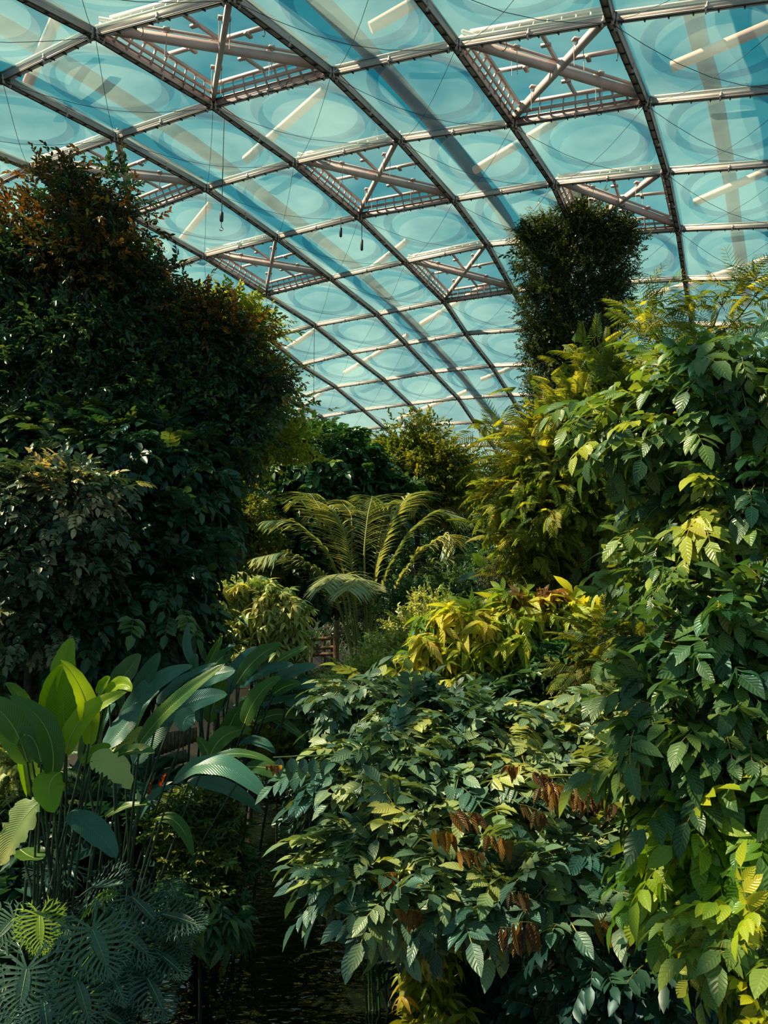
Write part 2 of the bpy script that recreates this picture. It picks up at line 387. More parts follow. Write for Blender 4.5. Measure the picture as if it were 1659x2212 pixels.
def roof_raw(i, jj):
    j = jj - 4; h = TP[6:]
    i2 = i
    return CAM + RS * np.array([TP[0] + i * TP[2] + j * TP[4], TP[1] + i * TP[3] + j * TP[5],
        h[0] + h[1]*i + h[2]*j + h[3]*i2*i2 + h[4]*i*j + h[5]*j*j + h[6]*j**3 + h[7]*i*j*j + h[8]*i*i*j])
_k = np.array(list(OBS), float)
_r = np.array([np.array(OBS[k]) - np.array(proj(roof_raw(*k))) for k in OBS])
def roof(i, j, off=0.):
    """surveyed lattice of the shell roof: regular plan grid, fitted height, small local corrections"""
    p = roof_raw(i, j)
    d2 = ((_k - [i, j]) ** 2).sum(1); wgt = 1 / (d2 + .02) ** 2; r = (wgt[:, None] * _r).sum(0) / wgt.sum()
    fade = math.exp(-max(0, d2.min() - 2) / 6)
    if p[1] > 4:
        x, y = proj(p); p = CAM + ray(x + r[0] * fade, y + r[1] * fade) * p[1]
    if off:
        a = roof_raw(i + .1, j) - roof_raw(i - .1, j); b = roof_raw(i, j + .1) - roof_raw(i, j - .1)
        n = norm(np.cross(a, b)); n = n if n[2] > 0 else -n; p = p + n * off
    return p
_cache = {}
def node(i, j):
    if (i, j) not in _cache: _cache[i, j] = roof(i, j)
    return _cache[i, j]
I0, I1, J0, J1 = -8, 5, -3, 13
VENT = {(0,0):'nearest, at the upper left', (0,2):'in the middle of the roof', (0,4):'small, just left of the ivy pillar', (-2,1):'behind the bronze tip of the tall tree',
        (-2,3):'above the feathery tree at left', (2,1):'large, at the upper right', (2,3):'directly above the ivy pillar'}
ceil = tag(link('ceiling', None), 'curved shell roof of steel lattice and clear foil cushions over the hall', kind='structure')
def rnormal(i, j):
    n = norm(np.cross(roof_raw(i + .1, j) - roof_raw(i - .1, j), roof_raw(i, j + .1) - roof_raw(i, j - .1)))
    return n if n[2] > 0 else -n
def bilin(c, s, t):
    return c[0] * (1 - s) * (1 - t) + c[1] * s * (1 - t) + c[2] * s * t + c[3] * (1 - s) * t
for j in range(J0, J1):
    lo = MB(); up = MB(); bd = MB()
    for i in range(I0, I1):
        if (i, j) in VENT: continue
        c = [node(i, j), node(i + 1, j), node(i + 1, j + 1), node(i, j + 1)]; n = rnormal(i + .5, j + .5)
        g = np.linspace(0, 1, 8); f = [[a * 8 + b, a * 8 + b + 1, a * 8 + b + 9, a * 8 + b + 8] for a in range(7) for b in range(7)]
        for mb_, sgn, hh, o in ((lo, -1, .16, .03), (up, 1, .38, .05)):
            mb_.add([bilin(c, s, t) + n * (sgn * hh * 16 * (s*(1-s)*t*(1-t)) + o) for s in g for t in g], f)
        if j < 8:
          for (cx0, cy0, ra, a0, a1, wd) in ((.5, .5, .40, 0, 6.283, .045), (.30, .62, .62, -1.2, .6, .05)):
            th = np.linspace(a0, a1, 30); v = []
            for q in th:
                for rr in (ra - wd, ra + wd):
                    s = cx0 + rr * math.cos(q); t = cy0 + rr * math.sin(q)
                    s = min(max(s, .02), .98); t = min(max(t, .02), .98)
                    v.append(bilin(c, s, t) + n * (.20 + (.06 if a1 < 1 else 0)))
            bd.add(v, [[2 * k, 2 * k + 1, 2 * k + 3, 2 * k + 2] for k in range(29)])
    lo.build('foil_cushion', M['film'], ceil, True); up.build('outer_foil', M['film_up'], ceil, True)
    if j < 8: bd.build('reflection_band', M['band'], ceil)  # arcs of reflection in the cushions, put in as tinted strips
def beam_line(fix, is_i):
    b = MB(); tr = MB(); rng = range(J0, J1) if is_i else range(I0, I1)
    for k in rng:
        ia, ja, ib, jb = (fix, k, fix, k + 1) if is_i else (k, fix, k + 1, fix)
        p, q = node(ia, ja), node(ib, jb); n = rnormal((ia + ib) / 2, (ja + jb) / 2); d = norm(q - p); r = norm(np.cross(d, n))
        b.ibeam(p, q, .13, .15, n)
        b.bar(p - n * .02, q - n * .02, .10, .13, n)
        for s in (-1, 1):
            if s == 1 or is_i: tr.tube([p - n * .10 + r * s * .055, q - n * .10 + r * s * .055], .013, 5, cap=False)
        for s in np.arange(.06, 1, .125): tr.bar(p + (q - p) * s - n * .105 - r * .05, p + (q - p) * s - n * .105 + r * .06, .02, .03, n)
        for s in (.04, .5, .96):       # brackets, hooks and end plates
            c0 = p + (q - p) * s; b.bar(c0 - n * .16 + r * .06, c0 + n * .02 + r * .06, .05, .02, d); b.bar(c0 - r * .09 - n * .06, c0 + r * .09 - n * .06, .05, .04, n)
    b.build('rafter' if is_i else 'purlin', M['steel'], ceil); tr.build('cable_tray', M['steel_dark'], ceil)
for i in range(I0, I1 + 1): beam_line(i, True)
for j in range(J0, J1 + 1): beam_line(j, False)
wr = MB()
for i in range(-5, 4):
    for j in range(-1, 10):
        if (i, j) in VENT: continue
        c = [node(i, j), node(i + 1, j), node(i + 1, j + 1), node(i, j + 1)]; n = rnormal(i + .5, j + .5)
        for a, b_ in ((0, 2), (1, 3)):
            t = np.linspace(0, 1, 7)[:, None]; v = c[a] + (c[b_] - c[a]) * t - n * (.08 + .32 * np.sin(np.pi * t)); wr.tube(v, .006, 3, cap=False)
tag(wr.build('bracing_wire', M['wire'], ceil), kind='stuff')
# vent frames
for (i, j), where in VENT.items():
    c = [node(i, j), node(i + 1, j), node(i + 1, j + 1), node(i, j + 1)]; n = rnormal(i + .5, j + .5); H = .30
    root = thing('roof_vent', 'raised roof vent with crossed steel beams, ' + where, 'vent', 'roof vent frames')
    ctr = sum(c) / 4; ins = [ctr + (p - ctr) * .965 for p in c]; top_ = [ctr + (p - ctr) * .87 + n * H for p in c]
    fr = MB()
    for a in range(4):
        p, q = ins[a], ins[(a + 1) % 4]
        fr.bar(top_[a], top_[(a + 1) % 4], .09, .07, n); pp, qq = p * .5 + top_[a] * .5, q * .5 + top_[(a + 1) % 4] * .5; fr.bar(pp, qq, .04, .07, n)
        for s in np.arange(.1, .95, .1): fr.bar(p + (q - p) * s, top_[a] + (top_[(a + 1) % 4] - top_[a]) * s, .025, .05, n)
    fr.build('curb_frame', M['steel'], root)
    for a in (0, 1):
        x = MB(); p, q = ins[a], ins[a + 2]; r = norm(np.cross(q - p, n))
        x.bar(p + n * .10, q + n * .10, .09, .17, n); x.bar(p + n * .24 + r * .05, q + n * .24 + r * .05, .05, .05, n)
        for s in (.27, .73):
            cc = p + (q - p) * s; x.bar(cc - r * .12 + n * .25, cc + r * .12 + n * .25, .12, .05, n)
            x.tube([cc + n * .2 + r * .1, cc + n * .2 + r * .1 - [0, 0, .55]], .008, 4); x.tube([cc + n * .2 - r * .1, cc + n * .2 - r * .1 - [0, 0, .5]], .007, 4)
        x.build('cross_beam', M['steel'], root)
    for a in range(4):
        x = MB(); p = (top_[a] + top_[(a + 1) % 4]) / 2 - n * H; x.bar(p + n * H, ctr + n * H, .06, .07, n); m_ = (p + ctr) / 2; r = norm(np.cross(ctr - p, n))
        x.bar(m_ - r * .1 + n * (H - .06), m_ + r * .1 + n * (H - .06), .08, .05, n); x.build('mullion', M['steel'], root)
    g = MB(); g.add([p + n * .05 for p in top_], [[0, 1, 2, 3]])
    for a in range(4): g.add([c[a] + n * .05, c[(a + 1) % 4] + n * .05, top_[(a + 1) % 4], top_[a]], [[0, 1, 2, 3]])
    g.build('clear_foil', M['clear'], root)
    for a in range(4):
        ca = MB()
        p, q = ins[a], ins[(a + 1) % 4]; m_ = (p + q) / 2
        for s in (.3,):
            c0 = p + (q - p) * s; d = norm(q - p); th = np.linspace(0, 3.4, 8)
            ca.tube([c0 + (ctr - c0) * .04 + d * .1 * math.sin(x_) * .7 - n * (.02 + .09 * (1 - math.cos(x_))) for x_ in th], .009, 4)
        ca.build('cable', M['steel_dark'], root)
# outer space frame above the foil
def hit(px, py, off):
    """where the sight line meets the roof surface raised by off"""
    best = None
    i, j = 0., 3.
    for _ in range(60):
        p = np.array(proj(roof(i, j, off))); e_ = np.array([px, py]) - p
        if np.abs(e_).max() < .5: break
        Jm = np.stack([(np.array(proj(roof(i + .05, j, off))) - p) / .05, (np.array(proj(roof(i, j + .05, off))) - p) / .05], 1)
        s = np.linalg.solve(Jm, e_); s = s / max(1, np.abs(s).max()); i += s[0] * .8; j += s[1] * .8
    return i, j
tr_root = tag(link('trim_1', None), 'outer arch tubes and braces above the foil roof', kind='structure')
for a, b_ in (((690, 0), (1100, 490)), ((600, 445), (1048, 880)), ((1500, 40), (1570, 350))):
    (i0, j0), (i1, j1) = hit(*a, 1.6), hit(*b_, 1.6)
    mb = MB(); ts = np.linspace(-1.2, 2.4, 26)
    pts = [roof(i0 + (i1 - i0) * t, j0 + (j1 - j0) * t, 1.6) for t in ts if J0 - 1 < j0 + (j1 - j0) * t < 12.5]
    mb.tube(pts, .20, 12); mb.build('arch_tube', M['tube_dark'], tr_root, True)
for a, b_ in (((1450, 145), (1675, 50)), ((1500, 438), (1680, 360)), ((1025, 368), (1200, 262)), ((530, 345), (700, 195)), ((800, 60), (905, 0)), ((745, 805), (880, 725)),
              ((910, 700), (1060, 610)), ((610, 760), (700, 700)), ((1040, 820), (1130, 785)), ((790, 590), (880, 520)), ((640, 890), (720, 830)), ((860, 905), (1010, 845)), ((390, 520), (455, 440)), ((60, 180), (130, 20)), ((1400, 640), (1659, 560))):
    i0, j0 = hit(*a, .9); i1, j1 = hit(*b_, 1.5)
    mb = MB(); mb.tube([roof(i0, j0, .9), roof(i1, j1, 1.5)], .12, 10); mb.build('brace_tube', M['tube'], tr_root, True)
# weights on cables
for k, (px, y0, y1, y2, wh) in enumerate(((484, 250, 458, 500, 'longest, hung with a hook, left of the middle vent'), (736, 470, 492, 512, 'short, left of the pair'),
        (782, 470, 518, 541, 'lower of a pair below the middle vent'), (679, 700, 858, 872, 'far off, above the dark round tree'))):
    ij = hit(px, y0, 0); top = roof(*ij); d = top[1]
    r = thing('hanging_weight', 'roof cable with black weight, ' + wh, 'weight', 'cable weights under the roof'); r.location = top
    zb = at(px, y1, d)[2] - top[2]; ze = at(px, y2, d)[2] - top[2]
    mb = MB(); mb.tube([(0, 0, 0), (0, 0, zb)], .012, 5); mb.build('cable', M['wire'], r)
    mb = MB(); wb = zb + (ze - zb) * (.5 if k == 0 else 1); mb.tube([(0, 0, zb), (0, 0, zb - .02), (0, 0, wb + .02), (0, 0, wb)], [.03, .045, .045, .03], 8); mb.build('weight', M['black'], r, True)
    if k == 0:
        mb = MB(); th = np.linspace(0, 4.5, 10); mb.tube([(0, 0, wb), (0, 0, ze + .1)] + [(.04 * math.sin(x_), 0, ze + .06 + .04 * math.cos(x_)) for x_ in th], .012, 5); mb.build('hook', M['chrome'], r, True)

# ================================================================== GROUND, POND, WALL
gx = np.linspace(-34, 34, 150); gy = np.linspace(-4, 64, 150)
X, Y = np.meshgrid(gx, gy); Z = ground_z(X, Y) + RNG.normal(size=X.shape) * .03
mb = MB(); i_ = np.arange(149)[:, None] * 150; k_ = np.arange(149)[None]
mb.add(np.stack([X, Y, Z], -1).reshape(-1, 3), np.stack([i_ + k_, i_ + k_ + 1, i_ + k_ + 151, i_ + k_ + 150], -1).reshape(-1, 4))
tag(mb.build('floor', M['soil'], None, True), 'dark planted soil banks sloping to the pond', kind='structure')
m, nt, out = nodes('pond_water'); L = nt.links.new
p = N(nt, 'ShaderNodeBsdfPrincipled', Roughness=.04, IOR=1.7); p.inputs['Base Color'].default_value = lin((12, 18, 12)); p.inputs['Specular IOR Level'].default_value = .9
tc = N(nt, 'ShaderNodeTexCoord'); mp = N(nt, 'ShaderNodeMapping'); mp.inputs['Scale'].default_value = (1, 1.6, 1); L(tc.outputs['Object'], mp.inputs[0])
no = N(nt, 'ShaderNodeTexNoise', Scale=3.2, Detail=2.0, Roughness=.4); L(mp.outputs[0], no.inputs['Vector'])
b = N(nt, 'ShaderNodeBump'); b.inputs['Strength'].default_value = .7; b.inputs['Distance'].default_value = .05; L(no.outputs[0], b.inputs['Height']); L(b.outputs[0], p.inputs['Normal']); L(p.outputs[0], out.inputs[0])
mb = MB(); mb.add([(-6, 1, 0), (4, 1, 0), (4, 23, 0), (-6, 23, 0)], [[0, 1, 2, 3]])
tag(mb.build('pond_water', m), 'dark rippled pond water between the planted banks', 'water', kind='structure')
# far facade
wl = tag(link('wall_back', None), 'pale glazed end wall far behind the trees', kind='structure')
mb = MB(); mb.bar((-34, 62, 2), (34, 62, 2), .3, 3, (0, 0, 1)); mb.build('plinth', M['stone'], wl)
g = MB(); g.add([(-34, 62, 3.5), (34, 62, 3.5), (34, 62, 14), (-34, 62, 14)], [[0, 1, 2, 3]]); g.build('glazing', M['film'], wl)
mb = MB()
for x in np.arange(-34, 34.1, 3): mb.bar((x, 61.9, 3.5), (x, 61.9, 14), .15, .15, (0, 1, 0))
for z in (3.6, 6.5, 9.5, 12.5): mb.bar((-34, 61.9, z), (34, 61.9, z), .12, .12)
mb.build('mullions', M['steel'], wl)

# ================================================================== PLANTS
G = lambda *c: [(k / max(1, len(c) - 1) * .92, q) for k, q in enumerate(c)] 
def cols(*c, stem=(110, 104, 50)):
    n = len(c); return [(.9 * k / (n - 1), q) for k, q in enumerate(c)] + [(.985, stem)]
M['l_dark'] = leafmat('dark_glossy_leaf', cols((26, 50, 46), (38, 68, 56), (54, 84, 62), (84, 104, 54)), .38, .22)
M['l_bronze'] = leafmat('bronze_tipped_leaf', cols((34, 50, 36), (56, 58, 34), (92, 66, 32), (116, 74, 32)), .4, .3, tcol=(1.7, 1.3, .5, 1))
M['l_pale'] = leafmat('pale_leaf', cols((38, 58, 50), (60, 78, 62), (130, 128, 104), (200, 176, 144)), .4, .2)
M['l_feather'] = leafmat('feathery_leaf', cols((66, 88, 34), (98, 112, 40), (130, 138, 48), (158, 150, 58)), .5, .45)
M['l_layer'] = leafmat('layered_leaf', cols((56, 74, 34), (84, 96, 38), (114, 116, 46), (140, 128, 52)), .5, .35)
M['l_mid'] = leafmat('mid_leaf', cols((28, 60, 50), (44, 80, 56), (62, 96, 60), (86, 112, 62)), .4, .25)
M['l_light'] = leafmat('light_shrub_leaf', cols((104, 120, 72), (144, 154, 92), (178, 178, 116), (198, 190, 130)), .4, .3)
M['l_lime'] = leafmat('lime_leaf', cols((80, 92, 34), (116, 124, 38), (150, 146, 44), (180, 150, 50)), .35, .42)
M['l_ivy'] = leafmat('ivy_leaf', cols((24, 38, 26), (38, 56, 32), (60, 74, 36), (84, 88, 40)), .35, .2)
M['l_big'] = leafmat('large_glossy_leaf', cols((44, 72, 48), (68, 98, 56), (104, 126, 60), (158, 160, 50), stem=(160, 136, 88)), .36, .30, vein=.45, spec=.5, veins=8, bump=.25)
M['l_bright'] = leafmat('bright_large_leaf', cols((74, 112, 34), (104, 136, 36), (136, 156, 40), (190, 180, 30), stem=(150, 140, 60)), .36, .40, vein=.45, spec=.5, veins=8, bump=.25)
M['l_grey'] = leafmat('grey_green_leaf', cols((48, 74, 66), (72, 98, 80), (106, 124, 92), (150, 154, 84), stem=(150, 140, 66)), .40, .22, vein=.45, spec=.5, veins=8, bump=.25)
M['l_rust'] = leafmat('young_rusty_leaf', cols((92, 58, 36), (122, 80, 38), (150, 104, 38), (170, 134, 42), stem=(160, 140, 50)), .32, .40, tcol=(1.6, 1.3, .5, 1), vein=.5, veins=8, bump=.6)
M['l_cacao'] = leafmat('drooping_lime_leaf', cols((84, 110, 38), (122, 140, 44), (160, 164, 56), (196, 180, 72), stem=(140, 90, 50)), .34, .40, vein=.5, veins=7, bump=.5)
M['l_small'] = leafmat('small_variegated_leaf', cols((44, 70, 40), (66, 90, 46), (96, 110, 58), (120, 124, 70)), .35, .2)
M['l_palm'] = leafmat('palm_leaflet', cols((104, 118, 84), (134, 142, 102), (164, 164, 122), (170, 164, 90)), .38, .25)
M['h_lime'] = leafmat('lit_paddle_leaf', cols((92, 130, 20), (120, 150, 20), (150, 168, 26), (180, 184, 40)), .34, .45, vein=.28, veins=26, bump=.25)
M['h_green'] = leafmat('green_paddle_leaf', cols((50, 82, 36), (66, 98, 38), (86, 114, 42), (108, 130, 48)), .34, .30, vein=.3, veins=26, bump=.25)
M['h_teal'] = leafmat('teal_paddle_leaf', cols((34, 72, 66), (44, 86, 76), (58, 100, 86), (80, 116, 96)), .36, .18, vein=.3, veins=26, bump=.25, spec=.6)
M['h_pale'] = leafmat('pale_paddle_leaf', cols((170, 176, 110), (186, 186, 120), (200, 190, 110), (206, 196, 90)), .34, .40, tcol=(1.4, 1.4, .5, 1), vein=.2, veins=26, bump=.25)
M['phil'] = leafmat('lobed_leaf', cols((26, 50, 48), (36, 62, 58), (58, 82, 68), (110, 120, 70)), .30, .2, vein=.4, spec=.6, veins=6)
M['phil_y'] = leafmat('young_lobed_leaf', cols((92, 120, 34), (120, 144, 40), (140, 156, 50), (160, 168, 60)), .3, .4, vein=.4, veins=6)
M['stem_green'] = plain('green_stalk', (58, 88, 44), .45)
M['rib'] = plain('leaf_rib', (120, 136, 92), .5)
M['stem_dark'] = plain('dark_stalk', (40, 58, 44), .5)

T_PIN = templates(t_pinnate); T_PINB = templates(t_pinnate, 5, big=True); T_PINR = templates(t_pinnate, 5, big=True, pairs=4, hang=.9, L=.45, W=.36, ang=50)
T_PINBIG = templates(t_pinnate, 5, big=True, pairs=3, L=.5, W=.52, hang=.15)
T_TW = templates(t_twig); T_TWB = templates(t_twig, big=True, n=7, L=.42, W=.36, droop=.35, spread=.8)
T_ROS = templates(t_rosette, big=False); T_ROSB = templates(t_rosette); T_HANG = templates(t_hang, 5); T_FEA = templates(t_feather, 4); T_WISP = templates(t_feather, 4, pin=9, L=.45, W=.06)
T_DRP = templates(t_rosette, 5, n=6, L=1., W=.3, lift=-.35, droop=.5)

def gp(px, py, d):
    """ground point below a sight line at distance d"""
    p = at(px, py, d); p[2] = float(ground_z(p[0], p[1])); return p
def tree(name, label, cat_, base, top, blobs, mat, n, per, size, temps, r0=.12, barkm='bark_dark', group=None, mids=(), extra=None, twigs=3, **kw):
    root = thing(name, label, cat_, group)
    bl = blobs_px(blobs); b = gp(*base)
    mb = foliage(bl, n, per, size, temps, **kw)
    f = mb.build('foliage', M[mat], root)
    pts = [b - [0, 0, .1]] + [at(*q) for q in mids] + [at(*top)]
    woody(root, pts, r0, bl, barkm, twigs=twigs)
    if extra: extra(root, bl)
    return root

# ---- left: tall dark tree with bronze shoots
def bronze(root, bl):
    up = [b for b in blobs_px([(140, 410, 55, 36, 14), (165, 480, 70, 40, 14), (245, 400, 22, 40, 14), (255, 480, 50, 40, 14), (60, 570, 90, 80, 14), (190, 570, 120, 70, 13.8), (340, 600, 40, 40, 14), (30, 480, 60, 40, 14), (480, 720, 70, 40, 14.3), (590, 830, 35, 22, 14.5), (420, 680, 60, 50, 14.2)])]
    foliage(up, 420, 5, .36, T_TW, cl=.45, droop=.0, tone=(.0, .9), horiz=.1).build('bronze_foliage', M['l_bronze'], root)
tree('tall_tree', 'tall dark tree with bronze young shoots reaching the roof at the left', 'tree', (250, 1400, 14.5), (180, 420, 14.3),
     [(160, 460, 50, 60, 14.2), (240, 430, 26, 50, 14.2), (150, 590, 130, 70, 14.2), (0, 650, 110, 130, 14), (270, 650, 90, 90, 14.3), (150, 760, 180, 100, 14.2), (345, 650, 34, 60, 14.4), (390, 750, 90, 60, 14.4),
      (480, 745, 60, 34, 14.5), (550, 835, 40, 24, 14.6), (60, 880, 170, 110, 14), (300, 880, 170, 110, 14.2), (480, 850, 110, 70, 14.6), (470, 950, 100, 80, 14.4)],
     'l_dark', 1900, 6, .40, T_TW, r0=.2, mids=[(230, 1000, 14.5)], cl=.36, droop=.35, extra=bronze, group=None)
tree('climber_covered_tree', 'dark leafy tree mass below the bronze-tipped tree, left of the yellow-green shrub', 'tree', (330, 1440, 13.2), (300, 1000, 13.4),
     [(300, 1030, 170, 110, 13.4), (120, 1010, 170, 120, 13.6), (400, 1110, 90, 120, 13.6), (280, 1180, 150, 130, 13.0), (100, 1200, 160, 130, 13.4), (330, 1300, 110, 110, 12.6), (180, 1350, 150, 100, 12.4), (40, 1400, 120, 90, 12.2), (380, 1400, 60, 60, 13.0)],
     'l_dark', 1250, 7, .46, T_PIN, r0=.16, cl=.5, droop=.6)
tree('pale_leaved_tree', 'greyish tree with pale sunlit tips at the left edge', 'tree', (60, 1450, 11.2), (90, 1120, 11),
     [(120, 1055, 85, 38, 11), (50, 1120, 100, 60, 11), (160, 1120, 60, 60, 11.1), (60, 1220, 110, 90, 11.1), (170, 1230, 60, 60, 11.3), (60, 1340, 100, 70, 11.2)],
     'l_pale', 480, 6, .30, T_PIN, r0=.1, cl=.4, droop=.4, tone=(0, .5), extra=lambda root, bl: foliage(blobs_px([(130, 1045, 80, 26, 11), (50, 1110, 50, 20, 10.9), (160, 1090, 60, 24, 11)]), 50, 6, .26, T_PIN, cl=.3, tone=(.75, .9)).build('painted_lit_tips', M['l_pale'], root))  # sunlight on the tips put in as paler leaves, the rest kept darker
tree('feathery_tree', 'yellow-green layered tree peeking out behind the tall dark tree', 'tree', (470, 1420, 19), (480, 800, 19),
     [(470, 690, 75, 45, 19), (530, 720, 45, 40, 19), (430, 740, 80, 30, 19), (540, 800, 60, 20, 19), (560, 880, 70, 22, 19), (470, 840, 120, 60, 19), (580, 960, 70, 25, 19), (500, 990, 90, 40, 19.5)],
     'l_feather', 700, 6, .4, T_TW, r0=.12, cl=.6, flat=.25, droop=.05, up_bias=.4)
tree('understory_tree', 'olive understory tree glowing between the dark tree and the palm', 'tree', (440, 1430, 27), (450, 1180, 27),
     [(450, 1140, 80, 60, 27), (520, 1120, 60, 60, 27), (440, 1220, 70, 60, 27), (540, 1210, 60, 50, 27), (400, 1290, 60, 50, 27)],
     'l_layer', 520, 6, .55, T_TW, cl=.5, flat=.35, droop=.1)
tree('round_tree', 'dark round-crowned tree behind the palm, left of the layered olive tree', 'tree', (650, 1420, 31), (680, 1080, 31),
     [(650, 985, 60, 34, 31), (730, 985, 60, 30, 31), (680, 1020, 120, 60, 31), (765, 1025, 44, 40, 31), (600, 1050, 80, 70, 31), (700, 1110, 130, 70, 31), (620, 1170, 90, 60, 31), (800, 1090, 70, 60, 31), (560, 980, 60, 50, 31), (560, 1120, 70, 60, 31), (680, 1230, 120, 70, 31)],
     'l_mid', 1100, 7, .78, T_PIN, r0=.3, cl=.9, droop=.6)
tree('layered_tree', 'olive layered tree with flat tiers, in the centre before the roof', 'tree', (900, 1400, 36), (905, 960, 36),
     [(893, 915, 22, 8, 36), (870, 935, 16, 6, 36), (925, 938, 16, 6, 36), (890, 962, 50, 12, 36), (850, 985, 50, 14, 36), (920, 990, 70, 18, 36), (880, 1015, 100, 20, 36), (960, 1015, 50, 14, 36), (900, 1050, 110, 26, 36), (940, 1090, 80, 40, 36), (840, 1060, 60, 30, 36)],
     'l_layer', 800, 7, .62, T_TW, r0=.2, cl=1.0, flat=.18, droop=.0, up_bias=.5)
tree('evergreen_tree', 'dark dense tree right of the palm, beside the roof edge', 'tree', (970, 1400, 41), (970, 1150, 41),
     [(970, 1090, 50, 40, 41), (1005, 1110, 25, 40, 41), (980, 1170, 55, 60, 41), (950, 1240, 80, 60, 41), (900, 1200, 70, 80, 41)],
     'l_mid', 500, 7, .6, T_TW, r0=.2, cl=.8)
for px, d, lab in ((810, 44, 'dim background tree behind the palm fronds'), (1065, 47, 'bushy olive tree under the far end of the roof, right of the dark dense tree'), (1200, 41, 'olive background tree behind the feathery tree, below the ivy pillar'), (1330, 33, 'dim green background tree behind the feathery branches at right'), (330, 34, 'dim background tree behind the dark trees at left'), (100, 32, 'dim background tree farthest left behind the bronze-tipped tree'), (1530, 30, 'dim background tree behind the large-leaved tree')):
    tree('background_tree', lab, 'tree', (px, 1400, d), (px, 1180, d), [(px, 1130, 90, 50, d), (px - 40, 1200, 90, 60, d), (px + 40, 1210, 90, 60, d), (px, 1280, 140, 60, d), (px - 30, 1350, 120, 50, d)],
         'l_layer' if px > 1000 else 'l_mid', 420, 6, .6, T_TW, r0=.15, cl=.8, group='background trees')

# ---- palm
palm = thing('palm', 'large feather palm with arching grey-green fronds in the centre', 'palm')
pb = gp(785, 1410, 24); 
def frond(pts, d, dn=0., dens=60, ll=1.0):
    P = np.array([at(x, y, d + dn * (k / (len(pts) - 1)) ** 1.5) for k, (x, y) in enumerate(pts)])
    P[0] = pb + [RNG.uniform(-.25, .25), RNG.uniform(-.2, .2), .1]
    k = np.linspace(0, 1, len(P)); t = np.linspace(0, 1, 40)
    # smooth resample
    from numpy import interp
    Q = np.stack([np.interp(t, k, P[:, a]) for a in range(3)], 1)
    for _ in range(6): Q[1:-1] = (Q[:-2] + 2 * Q[1:-1] + Q[2:]) / 4
    mb = MB(); tg = norm(np.gradient(Q, axis=0)); tone = RNG.uniform(.1, .7)
    for s in np.linspace(.22, 1, dens):
        i = min(38, int(s * 39)); p = Q[i] + (Q[i + 1] - Q[i]) * (s * 39 - i if i < 39 else 0); d_ = tg[i]
        r = norm(np.cross(d_, [0, 0, 1.])); l = ll * math.sin(math.pi * min(1, (s - .12) * 1.05)) ** .6 * RNG.uniform(.85, 1.1) + .12
        for sg in (-1, 1):
            dd = d_ * .75 + r * sg * .9 + np.array([0, 0, -.12]) + RNG.normal(size=3) * .08
            v, f, uv = blade(l, .075, 4, .1, .34, [.6, 1, .9, .6, .05], p, dd, (0, 0, 1)); mb.add(v, f, uv, np.clip(tone + RNG.uniform(-.2, .2), 0, .9))
    fo = mb.build('frond', M['l_palm'], palm); st = MB(); st.tube(Q, np.linspace(.045, .008, 40), 6); st.build('rachis', M['twig'], fo, True)
for pts, dn in (([(780,1390),(735,1310),(690,1235),(625,1190),(553,1205)], -1.5), ([(775,1390),(740,1260),(700,1180),(640,1125),(578,1125)], -.5), ([(780,1390),(765,1250),(745,1150),(712,1090),(682,1110)], 1.),
    ([(785,1390),(785,1200),(795,1110),(806,1068),(790,1090)], 1.5), ([(790,1390),(812,1220),(850,1115),(888,1062),(905,1085)], 1), ([(790,1390),(830,1240),(880,1150),(940,1100),(1003,1120)], 0),
    ([(795,1390),(850,1270),(905,1190),(970,1150),(985,1180)], -1.5), ([(800,1390),(850,1300),(925,1215),(1008,1195)], -1), ([(775,1390),(765,1300),(745,1240),(728,1240),(700,1270)], -4), ([(790,1400),(790,1330),(785,1270),(770,1245),(750,1275)], -4.5),
    ([(780,1390),(745,1230),(705,1120),(668,1062),(650,1080)], 2), ([(790,1390),(815,1180),(840,1090),(860,1080)], 2.5), ([(785,1390),(760,1200),(760,1110),(735,1080)], 2.5)):
    frond(pts, 24, dn)
mb = MB(); mb.tube([pb - [0, 0, .3], pb + [0, 0, .5]], [.3, .2], 10); mb.build('trunk', M['bark_dark'], palm, True)

# ---- middle ground shrubs
tree('light_shrub', 'rounded yellow-green shrub with whitish lit leaves, left of the palm', 'shrub', (545, 1460, 17), (545, 1360, 17),
     [(545, 1290, 70, 34, 17), (490, 1320, 55, 36, 17), (600, 1320, 50, 38, 17), (540, 1350, 105, 50, 17), (470, 1370, 40, 40, 17), (610, 1390, 40, 40, 17), (540, 1410, 100, 36, 17)],
     'l_light', 800, 6, .24, T_DRP, r0=.07, cl=.3, droop=.4)
tree('yellow_flowered_shrub', 'loose light green shrub with yellow blossoms at the foot of the palm', 'shrub', (880, 1500, 15.5), (860, 1400, 15.5),
     [(900, 1370, 50, 30, 16), (860, 1420, 60, 26, 15.5), (910, 1420, 50, 34, 15.5), (800, 1470, 90, 24, 14.5), (870, 1460, 90, 30, 14.5), (740, 1510, 50, 22, 14), (940, 1320, 40, 30, 17)],
     'l_light', 620, 6, .26, T_TW, r0=.05, cl=.4, droop=0, tone=(0, .7), extra=lambda root, bl: foliage(bl, 60, 3, .07, T_ROS, cl=.4, up_bias=.8).build('blossoms', M['yellow'], root))
tree('tangled_shrub', 'tangled dark green shrub between the palm and the lime bush', 'shrub', (960, 1400, 20), (950, 1320, 20),
     [(950, 1290, 50, 30, 21), (900, 1310, 60, 40, 20), (1000, 1270, 50, 30, 21), (960, 1330, 60, 40, 20), (1050, 1230, 40, 40, 22)], 'l_mid', 380, 6, .3, T_TW, cl=.4, droop=0)
